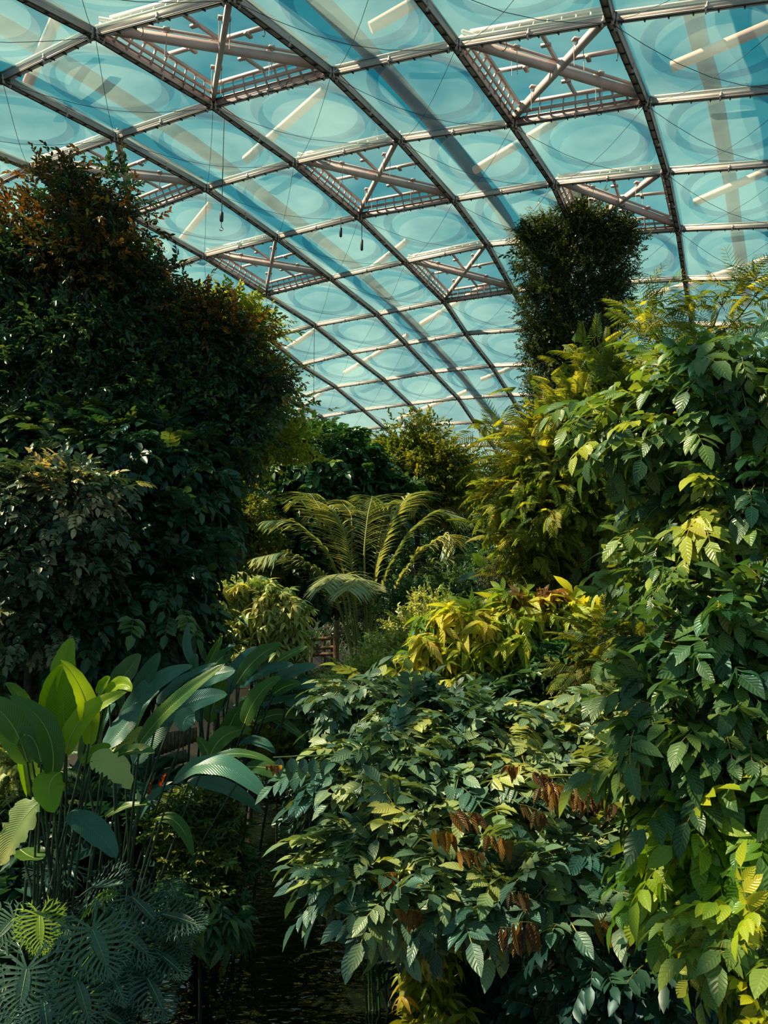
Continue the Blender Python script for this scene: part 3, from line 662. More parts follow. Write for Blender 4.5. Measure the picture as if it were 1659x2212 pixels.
tree('silvery_shrub', 'silvery grey-green shrub right of the small banana plant', 'shrub', (1085, 1330, 19), (1085, 1280, 19), [(1085, 1245, 32, 36, 19), (1120, 1250, 30, 30, 19), (1080, 1290, 40, 24, 19)], 'l_pale', 160, 5, .25, T_TW, cl=.3)
tree('yellow_leaved_shrub', 'shrub with yellowish leaves behind the lime bush, below the ivy pillar', 'shrub', (1190, 1340, 18), (1190, 1230, 18), [(1150, 1180, 60, 45, 18), (1200, 1230, 80, 40, 18), (1270, 1180, 60, 50, 18), (1180, 1130, 40, 40, 19), (1250, 1250, 70, 30, 18)], 'l_light', 360, 6, .26, T_ROS, cl=.35)
tree('lime_bush', 'dense lime green bush with big drooping leaves right of centre', 'bush', (1130, 1560, 11), (1120, 1430, 11),
     [(1010, 1345, 70, 40, 11), (1110, 1325, 80, 34, 11), (1210, 1325, 60, 30, 11), (1000, 1400, 80, 50, 11), (1110, 1400, 100, 60, 11), (1200, 1390, 70, 60, 11), (960, 1460, 60, 50, 11), (1050, 1480, 80, 50, 10.8), (1160, 1490, 80, 50, 10.8), (1230, 1480, 60, 60, 10.8)],
     'l_cacao', 560, 5, .30, T_DRP, r0=.08, cl=.3, droop=.35, extra=lambda root, bl: foliage(blobs_px([(1100, 1290, 14, 6, 10.8), (1190, 1285, 22, 8, 10.8), (1120, 1300, 10, 8, 10.7)]), 9, 3, .22, T_DRP, cl=.12, droop=.0, tone=(.1, .5)).build('red_young_leaves', M['l_rust'], root))
tree('dark_vine_bush', 'dark green bush under the lime bush, above the grey-green tree', 'bush', (1150, 1600, 10.3), (1150, 1520, 10.3), [(1130, 1500, 90, 40, 10.4), (1190, 1450, 60, 60, 10.4), (1090, 1540, 60, 30, 10.2)], 'l_mid', 180, 5, .24, T_ROS, cl=.3, droop=.4)
# ---- ivy pillar
iv = thing('ivy_pillar', 'roof pillar completely clad in dark small-leaved ivy, flaring at the top', 'pillar')
iv_d = 22.0; mb = MB(); pt = at(1245, 480, iv_d); p0 = gp(1225, 1400, iv_d)
mb.tube([p0 - [0, 0, .2], [p0[0], p0[1], pt[2] - 2.0], pt + [0, 0, .9]], [.35, .35, .5], 14); mb.build('column', M['bark_dark'], iv, True)
bl = blobs_px([(1245, 505, 118, 38, iv_d), (1165, 520, 50, 40, iv_d), (1325, 520, 50, 45, iv_d), (1170, 590, 50, 60, iv_d), (1318, 580, 52, 70, iv_d), (1172, 660, 46, 60, iv_d), (1312, 660, 44, 60, iv_d), (1180, 730, 46, 60, iv_d), (1300, 740, 44, 60, iv_d), (1182, 810, 46, 60, iv_d), (1245, 590, 100, 70, iv_d), (1195, 670, 70, 70, iv_d), (1285, 670, 66, 80, iv_d), (1190, 770, 52, 80, iv_d), (1255, 770, 70, 80, iv_d), (1220, 870, 80, 80, iv_d), (1220, 980, 80, 80, iv_d), (1220, 1090, 80, 80, iv_d)])
foliage(bl, 3000, 6, .22, T_TW, cl=.3, droop=-.1, outw=.8).build('ivy_foliage', M['l_ivy'], iv)
foliage(blobs_px([(1245, 500, 112, 34, iv_d), (1160, 540, 50, 60, iv_d), (1325, 560, 50, 60, iv_d)]), 170, 4, .42, T_TW, cl=.3, droop=-.7, outw=.6).build('ivy_shoots', M['l_ivy'], iv)

# ---- feathery tree right
def acacia_more(root, bl):
    foliage(blobs_px([(1280, 1170, 110, 46, 14.0), (1350, 1160, 80, 80, 14.0), (1230, 1230, 80, 36, 13.8), (1340, 1260, 90, 50, 14.0)]), 260, 5, .5, T_FEA, cl=.55, droop=.2).build('shaded_foliage', M['l_layer'], root)  # shade on the crown's underside put in as a darker leaf colour
    sp = blobs_px([(1085, 950, 22, 24, 14), (1110, 990, 30, 26, 14), (1055, 920, 8, 8, 14), (1110, 1050, 34, 34, 14)])
    foliage(sp, 24, 4, .6, T_WISP, cl=.4, droop=.1).build('reaching_sprays', M['l_feather'], root)
    mb = MB()
    for c, R_ in sp[:3]: mb.tube(curve_pts(at(1200, 1120, 13.6), c + [0, 0, R_[2]], 9, .08, .05), np.linspace(.03, .008, 9), 5)
    mb.build('reaching_branches', M['bark_dark'], root, True)
tree('acacia_tree', 'feathery yellow-green tree in front of the ivy pillar', 'tree', (1390, 1480, 13.5), (1290, 1050, 13.5),
     [(1265, 775, 26, 14, 13.5), (1310, 810, 40, 24, 13.5), (1230, 850, 24, 18, 13.3), (1290, 880, 50, 36, 13.5), (1220, 920, 40, 32, 13.2), (1260, 930, 80, 50, 13.2), (1190, 980, 50, 40, 13), (1250, 1010, 90, 50, 13), (1160, 1040, 50, 34, 13), (1130, 1085, 44, 30, 13), (1200, 1110, 80, 44, 13), (1320, 960, 70, 80, 13.6), (1300, 1080, 90, 70, 13.4), (1150, 1160, 50, 40, 13.2), (1370, 1030, 60, 80, 13.6)],
     'l_feather', 1050, 5, .40, T_FEA, r0=.11, extra=acacia_more, cl=.55, droop=.12, mids=[(1350, 1250, 13.5)], inner=.15)
tree('wispy_tree', 'wispy tree with thin feathery sprays against the roof at the far right', 'tree', (1500, 1450, 16), (1500, 820, 16),
     [(1400, 690, 50, 50, 16), (1560, 660, 60, 40, 16), (1630, 640, 40, 40, 16), (1420, 780, 60, 50, 16), (1540, 760, 90, 50, 16)], 'l_feather', 90, 3, .62, T_WISP, r0=.07, cl=.5, droop=-.2, barkm='bark_dark', twigs=9)
tree('mimosa_shrub', 'fine feathery shrub hanging below the acacia, right of the lime bush', 'shrub', (1350, 1560, 9.5), (1350, 1450, 9.5),
     [(1340, 1390, 70, 36, 9.5), (1420, 1430, 60, 40, 9.5), (1300, 1450, 70, 40, 9.5), (1380, 1490, 80, 40, 9.4)], 'l_layer', 110, 5, .40, T_FEA, cl=.35, droop=.4)
# ---- the large-leaved tree at right
big_bl = [(1520, 780, 60, 12, 6.2), (1630, 780, 50, 16, 5.8), (1430, 815, 34, 16, 6.2), (1530, 830, 70, 26, 6), (1635, 840, 40, 40, 5.8), (1430, 885, 50, 20, 6.3), (1320, 895, 22, 12, 6.5), (1370, 955, 36, 16, 6.2), (1490, 945, 80, 36, 6), (1610, 950, 70, 50, 5.8),
          (1570, 1035, 60, 40, 6), (1630, 1060, 50, 50, 5.6), (1460, 1120, 40, 26, 6.2), (1550, 1140, 80, 40, 5.9), (1630, 1180, 50, 50, 5.6), (1440, 1225, 44, 22, 6), (1520, 1240, 70, 40, 5.8), (1610, 1290, 60, 50, 5.5), (1730, 880, 80, 100, 6), (1740, 1120, 80, 110, 6)]
tree('large_leaved_tree', 'near tree with large glossy compound leaves filling the right edge', 'tree', (1560, 1750, 6.6), (1600, 760, 6.4), big_bl,
     'l_big', 400, 4, .31, T_PINBIG, r0=.07, barkm='bark_warm', cl=.28, droop=.35, horiz=.3, mids=[(1590, 1150, 6.6)], inner=.12, tone=(0, .75))
tree('lower_large_leaved_tree', 'large glossy-leaved tree in the lower right, trunks showing below it', 'tree', (1470, 1850, 6.4), (1500, 1450, 6.2),
     [(1560, 1400, 90, 44, 5.6), (1620, 1370, 60, 50, 5.4), (1500, 1400, 40, 30, 5.8), (1540, 1480, 90, 40, 5.5), (1620, 1500, 60, 60, 5.2), (1470, 1560, 80, 34, 5.5), (1580, 1590, 90, 50, 5.3), (1460, 1640, 60, 30, 5.5), (1540, 1680, 80, 40, 5.4), (1630, 1690, 50, 50, 5.2), (1730, 1400, 80, 100, 5.6), (1730, 1620, 80, 90, 5.5)],
     'l_big', 240, 4, .36, T_PINBIG, r0=.055, barkm='bark_warm', cl=.26, droop=.35, horiz=.3, inner=.12, tone=(0, .6))
tree('bright_leaved_shrub', 'bright yellow-green shrub with large leaves at the lower right edge', 'shrub', (1560, 2150, 5.4), (1560, 1850, 5.2),
     [(1500, 1790, 60, 40, 5.2), (1580, 1770, 70, 44, 5.2), (1640, 1800, 40, 50, 5), (1490, 1870, 60, 34, 5.2), (1580, 1860, 80, 40, 5.1), (1530, 1930, 60, 30, 5.2), (1620, 1920, 50, 30, 5)],
     'l_bright', 130, 4, .30, T_PINBIG, r0=.03, barkm='bark_warm', cl=.22, droop=.3, horiz=.3, inner=.1, tone=(0, .7))
tree('glossy_corner_shrub', 'glossy green compound-leaved shrub at the right edge, below the bright shrub', 'shrub', (1640, 2300, 4.6), (1620, 2020, 4.6),
     [(1610, 2010, 50, 30, 4.6), (1620, 2070, 50, 30, 4.5), (1650, 2040, 40, 40, 4.5)], 'l_big', 26, 4, .30, T_PINBIG, r0=.02, cl=.16, droop=.5, tone=(.3, .8))
tree('yellow_corner_plant', 'vivid yellow leaves in the bottom right corner', 'plant', (1650, 2330, 4.2), (1650, 2160, 4.2),
     [(1645, 2140, 26, 22, 4.2), (1650, 2190, 34, 20, 4.2), (1640, 1970, 22, 14, 4.3)], 'l_bright', 8, 3, .22, T_PINBIG, r0=.012, cl=.08, droop=.3, tone=(.7, .93))
# ---- grey-green compound-leaved tree over the pond
def rusty(root, bl):
    mb = MB(); spots = [(1000, 1745, 6.9), (960, 1790, 6.8), (1010, 1830, 6.7), (1080, 1800, 6.7), (1150, 1740, 6.8), (1190, 1700, 6.9), (1240, 1710, 7), (1300, 1715, 7), (1110, 1650, 7.2), (840, 1880, 6.7), (1120, 1920, 6.1), (1110, 2000, 6.0), (1140, 1985, 6.0), (1320, 1985, 6.3), (1360, 2010, 6.3), (885, 1960, 6.5), (590, 1650, 7.6), (1210, 1690, 6.9), (1270, 1700, 7), (1180, 1670, 7)]
    P = np.array([at(s[0], s[1], s[2] - .35) for s in spots]); n = len(P)
    D = np.tile([1., 0, -.15], (n, 1)) + RNG.normal(size=(n, 3)) * .3; U = np.tile([0, 0, 1.], (n, 1)) + RNG.normal(size=(n, 3)) * .1
    sz = np.full(n, .25) * RNG.uniform(.8, 1.1, n); sz[16] = .15
    # tassels: template x is along the twig and z down
    scatter(mb, T_HANG, P, np.tile([0, 1., 0], (n, 1)) + RNG.normal(size=(n, 3)) * .35, U, sz, RNG.uniform(0, .8, n))
    mb.build('young_hanging_leaves', M['l_rust'], root)
gt = tree('compound_leaved_tree', 'wide grey-green tree with rusty hanging young leaves over the pond', 'tree', (1250, 2150, 7.6), (1100, 1750, 7.6),
     [(760, 1505, 40, 16, 9.2), (840, 1500, 60, 20, 9.4), (800, 1575, 50, 26, 9), (900, 1545, 90, 40, 9), (1000, 1570, 90, 40, 8.8), (1100, 1590, 90, 40, 8.6), (1210, 1610, 90, 36, 8.4), (1310, 1640, 70, 36, 8.2), (860, 1640, 100, 40, 8.2), (980, 1660, 100, 40, 8), (1100, 1670, 90, 40, 7.9), (1230, 1680, 90, 36, 7.8), (780, 1650, 50, 14, 8.2),
      (820, 1730, 80, 36, 7.8), (930, 1740, 90, 40, 7.6), (1060, 1740, 90, 40, 7.5), (830, 1820, 80, 40, 7.3), (940, 1840, 100, 44, 7.1), (1060, 1860, 90, 40, 7), (1180, 1850, 90, 36, 7), (1290, 1830, 80, 36, 7), (1370, 1800, 70, 34, 7), (800, 1910, 70, 34, 6.9), (900, 1915, 80, 34, 6.8), (1010, 1925, 70, 34, 6.7), (1120, 1925, 80, 28, 6.6), (1230, 1895, 70, 28, 6.7), (1340, 1885, 60, 28, 6.7), (960, 1985, 34, 26, 6.6), (1130, 1970, 34, 26, 6.4), (1400, 1700, 60, 30, 7.4), (1360, 1540, 60, 34, 8.6), (1420, 1590, 60, 30, 8.4)],
     'l_grey', 700, 4, .42, T_PINB, r0=.06, barkm='twig_pale', cl=.3, droop=.4, horiz=.3, inner=.08, extra=rusty, tone=(0, .85), flat=.35, up_bias=.5, twigs=2)
# long bare whips with leaflets hanging in rows
for a, b_, n_, s_ in (((590, 1636, 7.6), (900, 1640, 7.9), 13, .2), ((1420, 1690, 7.3), (1200, 1675, 7.2), 9, .17)):
    wh = MB(); wl_ = MB()
    c = curve_pts(at(*a), at(*b_), 12, .02, .03); wh.tube(c, np.linspace(.006, .012, 12), 5); br_ = wh.build('whip_branch', M['twig'], gt, True)
    for k in range(n_):
        p = c[0] + (c[-1] - c[0]) * (k + .6) / n_
        for _ in range(2):
            v, f, uv = blade(s_ * RNG.uniform(.8, 1.3), s_ * .5, 5, .3, .05, None, p, (RNG.uniform(-.3, .3), RNG.uniform(-.3, .3), -1), (RNG.uniform(-.4, .4), -1, .1)); wl_.add(v, f, uv, RNG.uniform(.05, .5))
    wl_.build('hanging_leaflets', M['l_grey'], br_)
tree('shaded_compound_shrub', 'dim compound-leaved shrub in deep shade at the bottom right', 'shrub', (1300, 2350, 6.2), (1300, 2120, 6.2),
     [(1330, 2030, 80, 30, 6.2), (1280, 2100, 80, 40, 6.2), (1400, 2080, 80, 40, 6.2), (1480, 2060, 60, 50, 6), (1250, 2170, 60, 40, 6.2), (1420, 2150, 90, 40, 6.1), ], 'l_dark', 90, 4, .3, T_PINB, r0=.03, cl=.25, droop=.5, tone=(0, .5))
tree('golden_bank_plant', 'golden leafy plant hanging at the right bank of the pond', 'plant', (950, 2260, 8.1), (930, 2120, 8),
     [(930, 2070, 34, 30, 7.9), (910, 2120, 34, 26, 7.9), (935, 2160, 30, 30, 7.9), (900, 2195, 30, 20, 7.8), (960, 2200, 40, 30, 7.8)], 'l_lime', 80, 4, .17, T_DRP, r0=.02, cl=.14, droop=.4, tone=(.2, .9))
tree('bank_thicket', 'dark leafy thicket on the right bank under the grey-green tree', 'shrub', (1100, 2250, 8.6), (1150, 2000, 8.8),
     [(1050, 2080, 130, 90, 9), (1200, 2020, 130, 90, 9), (1350, 1980, 130, 120, 8.6), (1000, 1980, 90, 60, 9.4), (1500, 2000, 120, 140, 8), (1350, 1720, 120, 90, 9.6)], 'l_dark', 420, 5, .42, T_PIN, cl=.4, droop=.4, tone=(0, .4))
tree('left_bank_thicket', 'dark thicket behind the lobed leaves on the left bank', 'shrub', (150, 2150, 9.5), (150, 1900, 9.5),
     [(80, 1900, 140, 90, 9.6), (260, 1900, 120, 90, 9.8), (160, 2020, 160, 80, 9.2), (380, 1960, 60, 80, 9.4), (200, 1760, 180, 60, 10.2), (20, 2100, 120, 90, 8.8)], 'l_dark', 380, 5, .4, T_ROS, cl=.4, droop=.3, tone=(0, .35))
tree('far_bank_thicket', 'shadowed thicket at the far end of the pond', 'shrub', (640, 1700, 21), (640, 1600, 21),
     [(640, 1620, 90, 50, 20.5), (560, 1640, 60, 60, 20), (730, 1650, 80, 60, 19), (650, 1540, 90, 50, 21.5), (700, 1720, 60, 60, 16.5), (820, 1720, 80, 80, 14)], 'l_dark', 300, 6, .5, T_TW, cl=.6, tone=(0, .5))
tree('small_leaved_bush', 'rounded bush of small yellowish-edged leaves beside the dark water at left', 'bush', (440, 2030, 9.2), (430, 1850, 9.2),
     [(430, 1740, 60, 34, 9.1), (380, 1790, 60, 50, 9.1), (470, 1790, 44, 50, 9.1), (430, 1850, 80, 60, 9), (490, 1870, 36, 60, 9.1), (430, 1930, 80, 50, 8.9), (480, 1950, 44, 40, 8.9), (550, 1870, 14, 12, 9.1)],
     'l_small', 520, 4, .13, T_ROS, r0=.03, cl=.15, droop=.25)
tree('broad_leaved_bank_plant', 'green plant with pointed leaves below the small-leaved bush', 'plant', (440, 2090, 8.4), (430, 1990, 8.4),
     [(400, 1960, 60, 30, 8.3), (460, 2000, 50, 34, 8.4), (500, 2030, 20, 30, 8.4)], 'l_mid', 50, 4, .2, T_DRP, cl=.15, droop=.4, r0=.015)
tree('fern_shrub', 'dusty olive ferny shrub at the left edge behind the paddle leaves', 'shrub', (30, 1850, 9.6), (30, 1700, 9.6),
     [(30, 1660, 60, 40, 9.6), (40, 1730, 50, 40, 9.5), (10, 1790, 50, 40, 9.4)], 'l_light', 150, 5, .22, T_FEA, cl=.25, tone=(0, .4), droop=.3)
tree('ferny_ground_plant', 'low ferny plant between the teal paddle leaves and the pond, by the red bromeliad', 'plant', (600, 1625, 15.5), (600, 1600, 15.5),
     [(570, 1590, 50, 16, 15.5), (620, 1580, 40, 14, 15.8), (600, 1610, 40, 14, 15)], 'l_lime', 80, 4, .4, T_FEA, cl=.3, r0=.02, tone=(0, .5))
tree('fern_clump', 'green ferny clump between the light shrub and the paddle leaves', 'plant', (400, 1500, 15), (400, 1440, 15), [(410, 1410, 50, 26, 15), (370, 1450, 50, 26, 14.6), (640, 1500, 60, 26, 14.6), (690, 1540, 40, 30, 14)], 'l_mid', 120, 4, .4, T_FEA, cl=.3, r0=.02)

# ---- paddle-leaved plants
def paddle(root, pts, wpx, d, mat, dtip=0., fold=.35, origin=None, tone=None, ragged=0., roll=None, tipmat=None):
    """one paddle leaf: base, middle, tip (observed directions), real width; midrib and stalk as sub-parts"""
    P0, P1, P2 = [at(x, y, d + dtip * k) for k, (x, y) in zip((0, .5, 1), pts)]
    n = 22; t = np.linspace(0, 1, n)[:, None]
    c = 2 * P1 - (P0 + P2) / 2; mid = (1 - t) ** 2 * P0 + 2 * t * (1 - t) * c + t * t * P2
    tg = norm(np.gradient(mid, axis=0)); view = norm(CAM - P1)
    up = norm(view * 1.0 + np.array([0, 0, .75]) + (RNG.normal(size=3) * .22 if roll is None else np.array(roll)))
    r = norm(np.cross(tg, up)); u = np.cross(r, tg)
    u = np.where((u @ up)[:, None] < 0, -u, u)
    tt = t[:, 0]; wd = (np.sin(np.pi * np.clip(tt * .93 + .05, 0, 1) ** .85) ** .62) * wpx * d / F / 2 * 1.08
    wd[-1] *= .15; wd[0] *= .5
    cols_ = np.array([-1, -.66, -.33, 0, .33, .66, 1]); V = []
    ph = RNG.uniform(0, 6); wl2 = wd
    for k, cc in enumerate(cols_):
        w_ = wd * cc; edge = abs(cc) ** 1.5
        wav = np.sin(tt * 17 + ph + cc * 2) * .06 * edge * wd
        rag = 1 - ragged * (RNG.random(n) > .6) * (abs(cc) > .9) * RNG.uniform(.2, .8, n)
        V.append(mid + r * (w_ * rag)[:, None] * math.cos(fold * .8) + u * (np.abs(w_) * fold * (1 - .45 * abs(cc)) + wav)[:, None])
    v = np.stack(V, 1).reshape(-1, 3); i = np.arange(n - 1)[:, None] * 7; k = np.arange(6)[None]
    f = np.stack([i + k, i + k + 1, i + k + 8, i + k + 7], -1).reshape(-1, 4)
    uv = np.stack([np.broadcast_to(cols_, (n, 7)), np.broadcast_to(tt[:, None], (n, 7))], -1).reshape(-1, 2)
    tn = RNG.uniform(.05, .6) if tone is None else tone
    mb = MB(); mb.add(v, f, uv, tn); lf = mb.build('leaf', M[mat], root, True)
    if tipmat:
        tag(lf, 'leaf with a scorched orange edge')
    mb = MB(); mb.tube(mid[:-1] - u[:-1] * .003, np.linspace(.009, .002, n - 1) * (d / 8), 5, cap=False); mb.build('midrib', M['h_pale'] if mat != 'h_teal' else M['h_teal'], lf, True)
    if origin is not None:
        o = np.array(origin); mb = MB(); d0 = norm(P0 - c); k1 = P0 + d0 * np.linalg.norm(o - P0) * -.0
        q = np.linspace(0, 1, 10)[:, None]; m_ = (o + P0) / 2 + d0 * 0.0 + np.array([(P0 - o)[0] * -.2, 0, .1])
        mb.tube((1 - q) ** 2 * o + 2 * q * (1 - q) * m_ + q * q * (P0 + tg[0] * .02), np.linspace(.022, .010, 10) * (d / 8), 6); mb.build('stalk', M['stem_dark'], lf, True)
    return lf
A = thing('paddle_leaved_plant', 'near clump of sunlit lime paddle leaves standing at the left edge', 'plant', 'paddle-leaved plants')
oA = lambda: gp(115, 1900, 8.2) + [RNG.uniform(-.3, .3), RNG.uniform(-.3, .3), 0]
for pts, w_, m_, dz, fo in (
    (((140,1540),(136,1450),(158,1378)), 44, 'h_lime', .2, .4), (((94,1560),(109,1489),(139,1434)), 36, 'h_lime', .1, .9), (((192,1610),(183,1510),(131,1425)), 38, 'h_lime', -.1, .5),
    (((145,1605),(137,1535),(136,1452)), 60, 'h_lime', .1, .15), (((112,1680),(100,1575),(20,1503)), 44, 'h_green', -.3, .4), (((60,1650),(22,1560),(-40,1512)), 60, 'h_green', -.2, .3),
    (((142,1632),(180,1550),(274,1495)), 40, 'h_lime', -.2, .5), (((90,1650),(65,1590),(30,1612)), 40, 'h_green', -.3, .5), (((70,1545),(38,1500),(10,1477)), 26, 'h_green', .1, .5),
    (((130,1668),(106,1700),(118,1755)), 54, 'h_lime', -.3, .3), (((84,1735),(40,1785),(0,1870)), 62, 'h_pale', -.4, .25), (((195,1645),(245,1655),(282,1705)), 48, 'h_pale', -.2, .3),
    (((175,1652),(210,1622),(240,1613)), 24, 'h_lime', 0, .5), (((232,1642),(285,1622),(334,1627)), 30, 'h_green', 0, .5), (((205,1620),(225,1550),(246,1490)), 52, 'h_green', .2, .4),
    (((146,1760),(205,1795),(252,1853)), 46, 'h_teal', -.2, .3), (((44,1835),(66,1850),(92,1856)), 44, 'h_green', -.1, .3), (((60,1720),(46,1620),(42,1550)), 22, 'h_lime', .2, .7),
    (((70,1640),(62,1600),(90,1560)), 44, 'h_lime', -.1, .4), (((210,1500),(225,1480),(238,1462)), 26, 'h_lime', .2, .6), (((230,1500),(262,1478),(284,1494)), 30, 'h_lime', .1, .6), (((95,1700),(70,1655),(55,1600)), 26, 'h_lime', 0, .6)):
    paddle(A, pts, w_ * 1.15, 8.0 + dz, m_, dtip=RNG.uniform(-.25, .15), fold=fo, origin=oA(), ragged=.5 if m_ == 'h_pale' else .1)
B = thing('paddle_leaved_plant', 'clump of long teal and green paddle leaves sweeping right, behind the lime clump', 'plant', 'paddle-leaved plants')
oB = lambda: gp(240, 1830, 9.0) + [RNG.uniform(-.35, .4), RNG.uniform(-.3, .3), 0]
for pts, w_, m_, dz, fo in (
    (((232,1510),(272,1455),(305,1415)), 52, 'h_green', 0, .3), (((285,1500),(320,1452),(345,1410)), 32, 'h_teal', .2, .3), (((262,1560),(330,1480),(416,1438)), 42, 'h_teal', 0, .3),
    (((300,1610),(372,1525),(486,1434)), 40, 'h_green', -.4, .55), (((225,1615),(270,1565),(302,1520)), 54, 'h_teal', -.1, .2), (((290,1650),(345,1565),(405,1500)), 50, 'h_teal', .1, .25),
    (((335,1560),(420,1515),(491,1500)), 46, 'h_teal', -.1, .2), (((340,1520),(395,1470),(470,1432)), 38, 'h_teal', .3, .3), (((400,1480),(460,1460),(508,1448)), 40, 'h_teal', .3, .2),
    (((420,1545),(400,1555),(396,1580)), 46, 'h_teal', -.2, .2), (((240,1620),(290,1590),(310,1570)), 26, 'h_pale', 0, .4), (((228,1765),(270,1742),(330,1738)), 16, 'h_green', 0, .4), (((240,1700),(290,1695),(340,1715)), 18, 'h_teal', .2, .3),
    (((180,1650),(210,1560),(250,1520)), 44, 'h_green', .2, .4), (((280,1600),(300,1530),(345,1490)), 30, 'h_green', .3, .5)):
    paddle(B, pts, w_, 8.8 + dz, m_, dtip=RNG.uniform(-.2, .3), fold=fo, origin=oB())
Cc = thing('paddle_leaved_plant', 'dark teal paddle-leaved clump in the middle distance, above the dark water', 'plant', 'paddle-leaved plants')
oC = lambda: gp(470, 1690, 11.2) + [RNG.uniform(-.5, .5), RNG.uniform(-.3, .3), 0]
for pts, w_, m_, dz, fo in (
    (((425,1440),(404,1400),(408,1345)), 20, 'h_teal', 0, .5), (((418,1450),(420,1430),(426,1412)), 20, 'h_teal', -.1, .3), (((445,1445),(462,1410),(480,1375)), 20, 'h_green', 0, .6), (((462,1440),(480,1420),(502,1412)), 32, 'h_green', -.1, .4),
    (((480,1425),(492,1405),(508,1395)), 34, 'h_teal', .1, .3), (((498,1480),(525,1430),(562,1398)), 34, 'h_teal', 0, .2), (((510,1480),(555,1422),(608,1392)), 36, 'h_green', -.1, .3), (((590,1436),(630,1412),(664,1396)), 18, 'h_green', 0, .4),
    (((515,1482),(570,1450),(634,1436)), 36, 'h_teal', -.1, .2), (((592,1472),(640,1448),(684,1437)), 34, 'h_teal', 0, .2), (((528,1565),(560,1500),(608,1464)), 42, 'h_green', -.4, .3), (((590,1500),(620,1482),(650,1477)), 30, 'h_green', -.2, .3),
    (((595,1492),(650,1478),(722,1488)), 26, 'h_teal', .1, .2), (((565,1525),(630,1508),(696,1511)), 16, 'h_teal', 0, .3), (((615,1520),(665,1533),(704,1568)), 18, 'h_teal', -.1, .3), (((555,1562),(600,1543),(654,1552)), 24, 'h_green', 0, .3),
    (((455,1632),(488,1588),(544,1576)), 40, 'h_green', -.3, .3), (((513,1608),(555,1602),(594,1627)), 30, 'h_teal', -.2, .3), (((455,1650),(442,1615),(425,1592)), 22, 'h_green', -.2, .3), (((470,1540),(490,1490),(530,1470)), 34, 'h_teal', .2, .3),
    (((450,1560),(470,1500),(490,1450)), 36, 'h_green', .3, .3), (((500,1570),(530,1530),(560,1515)), 34, 'h_green', .1, .3), (((430,1560),(440,1500),(450,1450)), 30, 'h_teal', .3, .3), (((560,1540),(610,1560),(660,1600)), 20, 'h_green', .1, .3), (((480,1620),(500,1560),(520,1530)), 36, 'h_green', -.1, .3)):
    paddle(Cc, pts, w_, 10.6 + dz, m_, dtip=RNG.uniform(-.3, .3), fold=fo, origin=oC())
Dd = thing('paddle_leaved_plant', 'plant leaning right over the dark water with one broad pale green leaf', 'plant', 'paddle-leaved plants')
oD = lambda: gp(235, 1905, 8.6) + [RNG.uniform(-.1, .15), RNG.uniform(-.1, .1), 0]
for pts, w_, m_, dz, dt, fo in ((((375,1688),(470,1652),(578,1725)), 54, 'h_teal', -.4, -.4, .12), (((440,1650),(510,1628),(592,1648)), 26, 'h_green', -.1, -.2, .3), (((530,1658),(590,1664),(638,1702)), 34, 'h_green', 0, 0, .2),
    (((405,1690),(490,1702),(568,1758)), 30, 'h_teal', .1, 0, .3), (((339,1767),(385,1780),(417,1850)), 28, 'h_green', -.3, -.2, .3), (((290,1790),(330,1720),(380,1700)), 16, 'h_teal', 0, 0, .4)):
    lf = paddle(Dd, pts, w_, 8.8 + dz, m_, dtip=dt, fold=fo, origin=oD(), tone=.8 if w_ > 50 else None, roll=(0, 0, .5) if w_ > 50 else None)
# small banana far
Ee = thing('small_banana_plant', 'small banana plant with one upright yellow leaf, right of the palm', 'plant')
for pts, w_, m_ in ((((1062,1275),(1045,1225),(1020,1196)), 30, 'h_lime'), (((1050,1260),(1020,1245),(985,1256)), 16, 'h_teal'), (((1055,1280),(1030,1285),(1005,1300)), 18, 'h_teal'), (((1068,1270),(1080,1215),(1095,1185)), 20, 'h_teal')):
    paddle(Ee, pts, w_, 20, m_, origin=gp(1060, 1340, 20), fold=.3)

